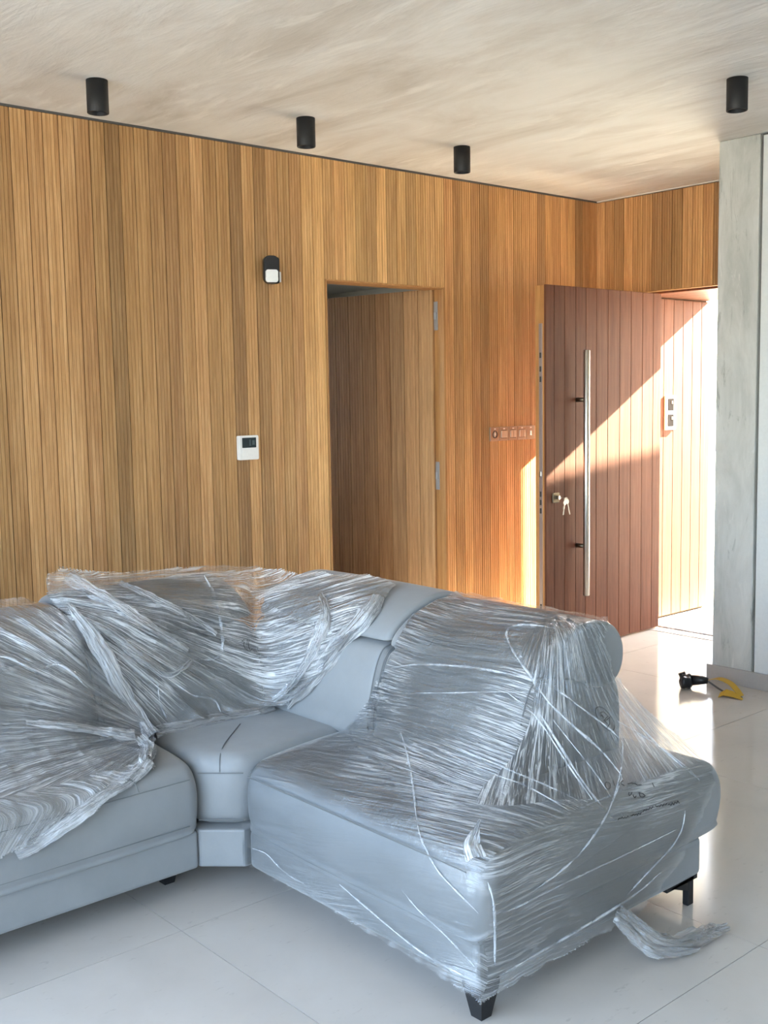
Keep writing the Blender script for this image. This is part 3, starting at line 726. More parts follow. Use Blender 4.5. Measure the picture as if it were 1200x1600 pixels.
#FILM#
# ------------------------------------------------------------------ clear stretch film draped over the sofa
def film_mat(name, haze=0.10, streak=0.45, bumps=0.5, tintc=(0.93, 0.95, 0.96), rough=0.16, clear=0.985, gloss=1.3):
    t = NT(name)
    at = t.n('ShaderNodeAttribute'); at.attribute_name = 'flow_weight'
    ua = t.n('ShaderNodeUVMap'); ua.uv_map = 'flow_a'; ub = t.n('ShaderNodeUVMap'); ub.uv_map = 'flow_b'
    uv = t.n('ShaderNodeMix', data_type='VECTOR'); t.l(t.math('GREATER_THAN', at.outputs['Fac'], 0.5), uv.inputs[0]); t.l(ua.outputs[0], uv.inputs[4]); t.l(ub.outputs[0], uv.inputs[5])
    def both(sx, sy, det=3):
        mp = t.n('ShaderNodeMapping'); mp.inputs['Scale'].default_value = (sx, sy, 1); t.l(uv.outputs[1], mp.inputs['Vector'])
        nd = t.n('ShaderNodeTexNoise', noise_dimensions='2D'); nd.inputs['Scale'].default_value = 1.0; nd.inputs['Detail'].default_value = det; nd.inputs['Roughness'].default_value = 0.6
        nd.inputs['Distortion'].default_value = 0.0; t.l(mp.outputs[0], nd.inputs['Vector']); return nd.outputs[0]
    f1 = both(2.2, 55); f2 = both(7, 190, det=2)
    c = t.coord((1, 1, 1)); cr1 = t.noise(c, 30, 2, 0.6, 1.2); big = t.noise(c, 3.2, 1, 0.5)
    # raised creases
    r1 = t.math('SUBTRACT', 1.0, t.math('ABSOLUTE', t.math('SUBTRACT', t.math('MULTIPLY', f1, 2.0), 1.0)))
    r2 = t.math('SUBTRACT', 1.0, t.math('ABSOLUTE', t.math('SUBTRACT', t.math('MULTIPLY', f2, 2.0), 1.0)))
    h = t.math('ADD', t.math('MULTIPLY', r1, 1.0), t.math('ADD', t.math('MULTIPLY', r2, 0.35), t.math('MULTIPLY', cr1, 0.75)))
    mk = t.n('ShaderNodeAttribute'); mk.attribute_name = 'milk'; ck = t.n('ShaderNodeAttribute'); ck.attribute_name = 'crease'
    bn = t.n('ShaderNodeBump'); bn.inputs['Distance'].default_value = 0.012; t.l(h, bn.inputs['Height'])
    t.l(t.math('MULTIPLY', ck.outputs['Fac'], bumps, clamp=True), bn.inputs['Strength']); bmp = bn.outputs[0]
    gl = t.n('ShaderNodeBsdfGlossy'); gl.inputs['Roughness'].default_value = rough; gl.inputs['Color'].default_value = (0.95, 0.97, 1, 1); t.l(bmp, gl.inputs['Normal'])
    df = t.n('ShaderNodeBsdfDiffuse'); df.inputs['Color'].default_value = (*tintc, 1); t.l(bmp, df.inputs['Normal'])
    tl = t.n('ShaderNodeBsdfTranslucent'); tl.inputs['Color'].default_value = (*tintc, 1); t.l(bmp, tl.inputs['Normal'])
    body = t.n('ShaderNodeMixShader'); body.inputs[0].default_value = 0.35; t.l(df.outputs[0], body.inputs[1]); t.l(tl.outputs[0], body.inputs[2])
    tr = t.n('ShaderNodeBsdfTransparent'); tr.inputs['Color'].default_value = (clear, clear, clear, 1)
    # milky creases
    s1 = t.ramp(r1, [(0.86, (0, 0, 0)), (0.985, (1, 1, 1))]); s2 = t.ramp(r2, [(0.90, (0, 0, 0)), (0.995, (0.75, 0.75, 0.75))])
    bm_ = t.ramp(big, [(0.38, (0.12,)*3), (0.62, (1, 1, 1))])
    wh = t.math('MULTIPLY', t.math('MAXIMUM', s1, s2), bm_)
    fac = t.math('ADD', t.math('MULTIPLY', mk.outputs['Fac'], haze), t.math('MULTIPLY', t.math('MULTIPLY', wh, streak), ck.outputs['Fac']), clamp=True)
    a = t.n('ShaderNodeMixShader'); t.l(fac, a.inputs[0]); t.l(tr.outputs[0], a.inputs[1]); t.l(body.outputs[0], a.inputs[2])
    fr = t.n('ShaderNodeFresnel'); fr.inputs['IOR'].default_value = 1.55; t.l(bmp, fr.inputs['Normal'])
    fr2 = t.math('MULTIPLY', fr.outputs[0], gloss, clamp=True)
    b = t.n('ShaderNodeMixShader'); t.l(fr2, b.inputs[0]); t.l(a.outputs[0], b.inputs[1]); t.l(gl.outputs[0], b.inputs[2])
    t.l(b.outputs[0], t.out.inputs[0])
    return t.m
M['film_tight'] = film_mat('stretch_film_tight', 0.035, 0.55, 0.6, rough=0.10, clear=1.0, gloss=1.1)
M['film_loose'] = film_mat('stretch_film_loose', 0.13, 0.75, 0.8, rough=0.13)
M['film_thick'] = film_mat('stretch_film_bunched', 0.40, 0.5, 0.9, rough=0.22)
M['film_fold'] = film_mat('stretch_film_folded', 0.22, 0.5, 0.9, rough=0.16)
M['ink'] = plain('marker_ink', (0.012, 0.012, 0.014), 0.5)

def vnoise(x, y, seed=0):
    xi = np.floor(x).astype(np.int64); yi = np.floor(y).astype(np.int64); xf = x-xi; yf = y-yi
    def hsh(a, b):
        n_ = (a*374761393 + b*668265263 + seed*974711) & 0x7fffffff
        n_ = ((n_ ^ (n_ >> 13))*1274126177) & 0x7fffffff
        return ((n_ ^ (n_ >> 16)) & 0xffff)/65535.0
    u = xf*xf*(3-2*xf); v = yf*yf*(3-2*yf)
    return (hsh(xi, yi)*(1-u)+hsh(xi+1, yi)*u)*(1-v) + (hsh(xi, yi+1)*(1-u)+hsh(xi+1, yi+1)*u)*v
def ridged(x, y, seed=0):
    return (1-np.abs(2*vnoise(x, y, seed)-1))**2

bpy.context.view_layer.update()
def bvh_of(objs):
    V, P = [], []
    for o in objs:
        n_ = len(V); V += [o.matrix_world @ v.co for v in o.data.vertices]; P += [[n_+i for i in p.vertices] for p in o.data.polygons]
    return BVHTree.FromPolygons(V, P)
SOFA_BVH = bvh_of(OBST)

def grid_mesh(name, P, quads, uva, uvb, wgt, mat, parent, milk=None, crease=None):
    me = bpy.data.meshes.new(name)
    me.vertices.add(len(P)); me.vertices.foreach_set('co', P.astype(np.float32).ravel())
    nq = len(quads); me.loops.add(nq*4); me.loops.foreach_set('vertex_index', quads.astype(np.int32).ravel())
    me.polygons.add(nq); me.polygons.foreach_set('loop_start', np.arange(0, nq*4, 4, dtype=np.int32))
    me.update(calc_edges=True)
    for nm, uv in (('flow_a', uva), ('flow_b', uvb)):
        l_ = me.uv_layers.new(name=nm); l_.data.foreach_set('uv', uv[quads.ravel()].astype(np.float32).ravel())
    at = me.attributes.new('flow_weight', 'FLOAT', 'POINT'); at.data.foreach_set('value', wgt.astype(np.float32))
    at = me.attributes.new('milk', 'FLOAT', 'POINT'); at.data.foreach_set('value', (np.ones(len(P)) if milk is None else milk).astype(np.float32))
    at = me.attributes.new('crease', 'FLOAT', 'POINT'); at.data.foreach_set('value', (np.ones(len(P)) if crease is None else crease).astype(np.float32))
    me.validate(); me.shade_smooth()
    return link(name, me, mat, parent)

def drape(name, bound, d, res, mat, parent, flow, folds, off=0.004, slack=0.0, smooth=2):
    """taut sheet spanning the closed 3-D outline `bound`, resting on the sofa where that is proud of it"""
    d = np.array(d, float); d /= np.linalg.norm(d)
    u = np.cross((0, 0, 1), d); u /= np.linalg.norm(u); v = np.cross(d, u)
    bp = np.array(bound, float); seg = []
    for i in range(len(bp)):
        a, b = bp[i], bp[(i+1) % len(bp)]; k_ = max(1, int(np.linalg.norm(b-a)/(res*0.7)))
        seg.append(a + (b-a)*(np.arange(k_)/k_)[:, None])
    bd = np.vstack(seg)
    bu, bv_, bw = bd@u, bd@v, bd@d
    wob = (vnoise(np.arange(len(bd))*0.09, np.zeros(len(bd)), 5)-0.5)*0.012
    cu, cv = bu.mean(), bv_.mean(); rr = np.hypot(bu-cu, bv_-cv); bu = bu+(bu-cu)/rr*wob; bv_ = bv_+(bv_-cv)/rr*wob
    u0, v0 = bu.min()-2*res, bv_.min()-2*res
    nu, nv = int((bu.max()-u0)/res)+4, int((bv_.max()-v0)/res)+4
    gu = u0+np.arange(nu)*res; gv = v0+np.arange(nv)*res
    U, V = np.meshgrid(gu, gv)
    inside = np.zeros(U.shape, bool)
    for j in range(nv):                                   # scanline fill
        y = gv[j]; b2 = np.roll(bv_, -1); a2 = np.roll(bu, -1)
        c = (bv_ <= y) != (b2 <= y)
        if c.any():
            xs = np.sort(bu[c] + (y-bv_[c])/(b2[c]-bv_[c])*(a2[c]-bu[c]))
            inside[j] = (np.searchsorted(xs, gu) % 2) == 1
    obs = np.full(U.shape, -9.0); dv = Vector(d); base = U[..., None]*u + V[..., None]*v
    top = (bd@d).max()+1.5
    for j, i in zip(*np.nonzero(inside)):
        hit = SOFA_BVH.ray_cast(Vector(base[j, i] + d*top), -dv)
        if hit[0] is not None: obs[j, i] = hit[0].dot(dv)+off
    nb_ = np.zeros(U.shape, bool)
    for s_, ax in ((1, 0), (-1, 0), (1, 1), (-1, 1)): nb_ |= ~np.roll(inside, s_, ax)
    edge = inside & nb_
    W = np.full(U.shape, np.nan); fixed = np.zeros(U.shape, bool); eu, ev = U.copy(), V.copy()
    for j, i in zip(*np.nonzero(edge)):
        q = np.argmin((bu-U[j, i])**2+(bv_-V[j, i])**2)
        W[j, i] = bw[q]; eu[j, i], ev[j, i] = bu[q], bv_[q]
        fixed[j, i] = True
    ins = inside
    def relax(W, obs, ins, fixed, it):
        for _ in range(it):
            Z = np.where(ins, W, 0.0); A = np.zeros_like(Z); N_ = np.zeros_like(Z)
            for s_, ax in ((1, 0), (-1, 0), (1, 1), (-1, 1)):
                A += np.roll(Z, s_, ax); N_ += np.roll(ins, s_, ax)
            W = np.where(ins & ~fixed, np.maximum(A/np.maximum(N_, 1), obs), W)
        return W
    wmean = np.nanmean(W)
    lev = 8; Wc = None
    while lev >= 1:
        if lev > 1:
            h_, w_ = (nv//lev)*lev, (nu//lev)*lev
            blk = lambda a, f: f(f(a[:h_, :w_].reshape(h_//lev, lev, w_//lev, lev), 3), 1)
            o_ = blk(np.where(ins, obs, -9), lambda a, x: a.max(x)); i_ = blk(ins, lambda a, x: a.any(x))
            fx = blk(fixed, lambda a, x: a.any(x)); fw = blk(np.where(fixed, W, -9), lambda a, x: a.max(x))
        else: o_, i_, fx, fw = obs, ins, fixed, W
        if Wc is None: cur = np.full(o_.shape, wmean)
        else:
            cur = np.repeat(np.repeat(Wc, 2, 0), 2, 1)
            cur = np.pad(cur, ((0, max(0, o_.shape[0]-cur.shape[0])), (0, max(0, o_.shape[1]-cur.shape[1]))), mode='edge')[:o_.shape[0], :o_.shape[1]]
        cur = np.where(fx, fw, np.maximum(cur, o_))
        cur = relax(cur, o_, i_, fx, 700 if lev > 1 else 260)
        Wc = cur; lev //= 2
    W = np.where(ins, Wc, 0)
    if slack:                                             # let it sag on to what lies below
        og = np.where(obs > -8, obs, W); W = np.where(fixed, W, W*(1-slack)+np.maximum(og, W-0.12)*slack)
        for _ in range(14):
            Z = np.where(ins, W, 0.0); A = np.zeros_like(Z); N_ = np.zeros_like(Z)
            for s_, ax in ((1, 0), (-1, 0), (1, 1), (-1, 1)): A += np.roll(Z, s_, ax); N_ += np.roll(ins, s_, ax)
            W = np.where(ins & ~fixed, np.maximum(A/np.maximum(N_, 1), obs), W)
    P0 = (eu[..., None]*u + ev[..., None]*v + W[..., None]*d)
    fa, fb, wt, mk, ck = flow(P0.reshape(-1, 3)); mk = mk.reshape(U.shape); ck = ck.reshape(U.shape); fa = fa.reshape(*U.shape, 2); fb = fb.reshape(*U.shape, 2); wt = wt.reshape(U.shape)
    dz = folds(P0, fa, fb, wt)
    P0 = P0 + d*(dz)[..., None]
    idx = np.full(U.shape, -1); idx[ins] = np.arange(ins.sum())
    q = np.stack([idx[:-1, :-1], idx[:-1, 1:], idx[1:, 1:], idx[1:, :-1]], -1).reshape(-1, 4)
    q = q[(q >= 0).all(1)]
    o = grid_mesh(name, P0[ins], q, fa[ins], fb[ins], wt[ins], mat, parent, mk[ins], ck[ins])
    return o

VIEWD = (-0.52, -0.56, 0.645)
def fan(P, c, ref):
    """angle (scaled) and radius about a centre, seen along the drape direction"""
    d = np.array(VIEWD); d = d/np.linalg.norm(d); u = np.cross((0, 0, 1), d); u /= np.linalg.norm(u); v = np.cross(d, u)
    q = P-np.array(c); x_, y_ = q@u, q@v
    return np.stack([np.hypot(x_, y_), np.arctan2(y_, x_)*ref], -1)

# -- film stretched tightly around the right-hand seat
fR = empty('plastic_film', (-4.29, -2.99, 0.07))
tag(fR, 'clear stretch film pulled tight around the right-hand sofa seat and backrest', 'plastic film', 'sheets of clear film on the sofa')
def under_f(parent, name, bm, mat, smooth=True):
    o = obj(name, bm, mat, parent, smooth=smooth); o.matrix_parent_inverse = Matrix.Translation(-parent.location); return o
bR_ = [(-4.296, -1.962, .100), (-4.296, -1.957, .143), (-4.296, -1.945, .281), (-4.262, -1.945, .392), (-4.213, -2.000, .449), (-4.08, -2.015, .46), (-3.89, -1.985, .462), (-3.87, -2.055, .556), (-3.836, -2.09, .642),
       (-3.78, -2.10, .72), (-3.79, -2.13, .775), (-3.69, -2.10, .835), (-3.50, -2.115, .894), (-3.41, -2.12, .876), (-3.395, -2.4, .870), (-3.395, -2.68, .870), (-3.44, -2.738, .862), (-3.50, -2.756, .825),
       (-3.448, -2.756, .714), (-3.40, -2.750, .665), (-3.36, -2.80, .60), (-3.29, -2.88, .51), (-3.225, -2.955, .425), (-3.275, -3.010, .383), (-3.345, -3.012, .308), (-3.408, -3.010, .245), (-3.46, -3.0, .17),
       (-3.55, -2.992, .115), (-3.66, -2.99, .08), (-3.80, -2.99, .078), (-4.0, -2.99, .076), (-4.2, -2.99, .072), (-4.292, -2.99, .066), (-4.298, -2.90, .078), (-4.296, -2.75, .088), (-4.296, -2.60, .092), (-4.296, -2.446, .10), (-4.296, -2.236, .105), (-4.296, -2.07, .10)]
def flow_R(P):
    x_, y_, z_ = P[:, 0], P[:, 1], P[:, 2]
    wrp = 0.05*(vnoise(x_*3, y_*3, 3)-0.5)
    a = np.stack([y_, x_*1.0+z_*1.05+0.22*(y_+2.5)*(z_ < 0.5)+wrp], -1)
    tent = np.clip((-2.735-y_)*14, 0, 1)*np.clip((z_-0.455)*18, 0, 1)
    end = np.clip((-2.965-y_)*40, 0, 1)*(1-tent)
    top = np.clip((-2.45-y_)*4, 0, 1)*np.clip((x_+3.95)*4, 0, 1)*np.clip((z_-0.42)*30, 0, 1)*(1-tent)
    ft = fan(P, (-3.56, -2.60, .99), 0.42)
    b = np.where((end > 0.3)[:, None], np.stack([x_, z_+0.10*x_+wrp], -1), ft)
    side = np.clip((-4.262-x_)*40, 0, 1)                      # long front face: pulled tight and clear, milky towards its lower edge
    back_ = np.clip((z_-0.47)*12, 0, 1)
    low = np.clip((0.20-z_)*10, 0, 1)*np.clip((-2.1-y_)*3, 0, 1)
    milk = 1.0 - 0.5*side*(1-0.85*low) + 0.5*back_ + 3.2*end
    crease = 1.0 - 0.78*side*(1-0.7*low) - 0.62*end + 0.3*back_ + 0.45*end*np.clip((z_-0.33)*14, 0, 1)
    return a, b, np.clip(end+tent+top*0.8, 0, 1), milk, crease
def folds_R(P, fa, fb, wt):
    w1 = ridged(fa[..., 0]*1.6, fa[..., 1]*26, 1)*(1-wt) + ridged(fb[..., 0]*2.2, fb[..., 1]*26, 2)*wt
    w2 = ridged(fa[..., 0]*4, fa[..., 1]*70, 3)*(1-wt) + ridged(fb[..., 0]*4, fb[..., 1]*70, 4)*wt
    big = vnoise(P[..., 0]*5, P[..., 1]*5, 8)
    edge = np.clip((0.13-P[..., 2])*20, 0, 1)*ridged(P[..., 0]*30+P[..., 1]*30, P[..., 2]*60, 9)*0.012
    calm = 1-0.75*np.clip((-2.965-P[..., 1])*40, 0, 1)-0.6*np.clip((-4.262-P[..., 0])*40, 0, 1)
    return (w1*0.0055*(0.35+big) + w2*0.0022)*np.clip(calm, 0.15, 1) + edge
drape('film_sheet', bR_, VIEWD, 0.0042, M['film_tight'], fR, flow_R, folds_R)

# -- loose film over the left-hand seat
fA = empty('plastic_film', (-4.8, -1.7, 0.46))
tag(fA, 'milky crumpled clear film lying loose over the left-hand seat and its backrest', 'plastic film', 'sheets of clear film on the sofa')
bA_ = [(-5.45, -1.06, .86), (-5.1, -1.07, .885), (-4.75, -1.10, .90), (-4.622, -1.16, .895), (-4.547, -1.275, .862), (-4.525, -1.39, .824), (-4.50, -1.42, .748), (-4.478, -1.50, .651), (-4.431, -1.535, .537), (-4.40, -1.60, .475),
       (-4.50, -1.80, .462), (-4.596, -1.86, .445), (-4.755, -1.90, .382), (-4.938, -1.905, .332), (-5.05, -1.905, .319), (-5.45, -1.91, .25)]
def flow_A(P):
    a = fan(P, (-4.36, -1.66, .48), 0.55)
    w_ = np.clip((0.50-P[:, 2])*14, 0, 1)
    wrp = 0.05*(vnoise(P[:, 0]*4, P[:, 1]*4, 3)-0.5)
    b = np.stack([P[:, 0]+P[:, 1]*0.25, 1.7*(P[:, 1]*0.8-P[:, 2]*0.6+0.35*P[:, 0])+2.2*wrp], -1)
    return a, b, w_*0.8, 1.35+0.8*np.clip((P[:, 0]+4.75)*3, 0, 1)*np.clip((0.75-P[:, 2])*5, 0, 1)+0.4*np.clip((0.5-P[:, 2])*10, 0, 1), 0.85-0.40*np.clip((0.5-P[:, 2])*10, 0, 1)+0.5*np.clip((P[:, 0]+4.75)*3, 0, 1)*np.clip((0.75-P[:, 2])*5, 0, 1)
def folds_A(P, fa, fb, wt):
    w1 = ridged(fa[..., 0]*1.2, fa[..., 1]*13, 11)*(1-wt) + ridged(fb[..., 0]*2.2, fb[..., 1]*20, 12)*wt
    w2 = ridged(fa[..., 0]*3, fa[..., 1]*38, 13)*(1-wt) + ridged(fb[..., 0]*4, fb[..., 1]*55, 14)*wt
    w3 = ridged(P[..., 0]*22, P[..., 2]*22+P[..., 1]*14, 15)
    return w1*0.022 + w2*0.008 + w3*0.006
drape('film_sheet', bA_, VIEWD, 0.0048, M['film_loose'], fA, flow_A, folds_A, slack=0.35)

# -- loose film bridging the corner backrests
fM = empty('plastic_film', (-4.1, -1.5, 0.46))
tag(fM, 'bunched clear film hanging across the corner backrests of the sofa', 'plastic film', 'sheets of clear film on the sofa')
bM_ = [(-4.56, -1.19, .90), (-4.545, -1.17, .965), (-4.50, -1.16, .985), (-4.25, -1.12, .935), (-4.075, -1.10, .925), (-3.93, -1.10, .92), (-3.80, -1.12, .915), (-3.72, -1.22, .90), (-3.66, -1.28, .895), (-3.62, -1.39, .890), (-3.56, -1.598, .900), (-3.53, -1.75, .905), (-3.58, -1.90, .895),
       (-3.735, -1.975, .84), (-3.80, -1.945, .776), (-3.84, -1.88, .704), (-3.87, -1.825, .621), (-3.89, -1.755, .542), (-3.915, -1.655, .475), (-3.986, -1.60, .462), (-4.157, -1.575, .462), (-4.292, -1.585, .462), (-4.39, -1.56, .466), (-4.445, -1.52, .57), (-4.515, -1.48, .696), (-4.55, -1.41, .811), (-4.56, -1.26, .862)]
def flow_M(P):
    a = fan(P, (-4.75, -1.25, 1.02), 0.55)
    w_ = np.clip((P[:, 0]+3.86)*9, 0, 1)
    wrp = 0.05*(vnoise(P[:, 1]*4, P[:, 2]*4, 3)-0.5)
    b = np.stack([P[:, 1], P[:, 2]*0.9+0.35*P[:, 1]+wrp], -1)
    return a, b, w_, 0.95+1.1*np.clip((-4.15-P[:, 0])*4, 0, 1)*np.clip((P[:, 2]-0.55)*6, 0, 1)+0.3*w_, 0.95+0.8*np.clip((-4.15-P[:, 0])*4, 0, 1)*np.clip((P[:, 2]-0.55)*6, 0, 1)+0.3*w_
def folds_M(P, fa, fb, wt):
    w1 = ridged(fa[..., 0]*1.3, fa[..., 1]*13, 21)*(1-wt) + ridged(fb[..., 0]*2.5, fb[..., 1]*16, 22)*wt
    w2 = ridged(fa[..., 0]*3, fa[..., 1]*36, 23)*(1-wt) + ridged(fb[..., 0]*4, fb[..., 1]*45, 24)*wt
    w3 = ridged(P[..., 0]*22, P[..., 2]*22+P[..., 1]*14, 25)
    return w1*0.022 + w2*0.008 + w3*0.005
drape('film_sheet', bM_, VIEWD, 0.0044, M['film_loose'], fM, flow_M, folds_M, slack=0.55)

# -- bunched bands along the loose edges
def band(name, path, widths, parent, nrm=None, seed=0, amp=0.010, mat='film_thick', n=10, cross=14, lift=0.006):
    pts = spline(path, n); m_ = len(pts); d = Vector(VIEWD).normalized() if nrm is None else Vector(nrm).normalized()
    ws = np.interp(np.linspace(0, 1, m_), np.linspace(0, 1, len(widths)), widths)
    P = np.zeros((m_, cross, 3)); L = 0; uv = np.zeros((m_, cross, 2))
    for i, p in enumerate(pts):
        t_ = (pts[min(i+1, m_-1)]-pts[max(i-1, 0)]).normalized(); sd = t_.cross(d).normalized()
        if i: L += (p-pts[i-1]).length
        for j in range(cross):
            s_ = (j/(cross-1)-0.5)
            wv = ws[i]*(1+0.35*(vnoise(np.array(L*22.), np.array(float(j > cross/2)), seed)-0.5))
            hgt = lift + math.cos(s_*math.pi)*ws[i]*0.22 + amp*float(ridged(np.array(L*9.), np.array(j*0.55), seed+1)) + 0.5*amp*float(ridged(np.array(L*45.), np.array(j*0.9), seed+2))
            P[i, j] = p + sd*(s_*wv) + d*hgt; uv[i, j] = (L, s_*ws[i])
    idx = np.arange(m_*cross).reshape(m_, cross)
    q = np.stack([idx[:-1, :-1], idx[:-1, 1:], idx[1:, 1:], idx[1:, :-1]], -1).reshape(-1, 4)
    return grid_mesh(name, P.reshape(-1, 3), q, uv.reshape(-1, 2), uv.reshape(-1, 2), np.zeros(m_*cross), M[mat], parent)
def fixp(o, parent): o.matrix_parent_inverse = Matrix.Translation(-parent.location); return o
for o in bpy.data.objects:
    if o.name.startswith('film_sheet'): fixp(o, o.parent)
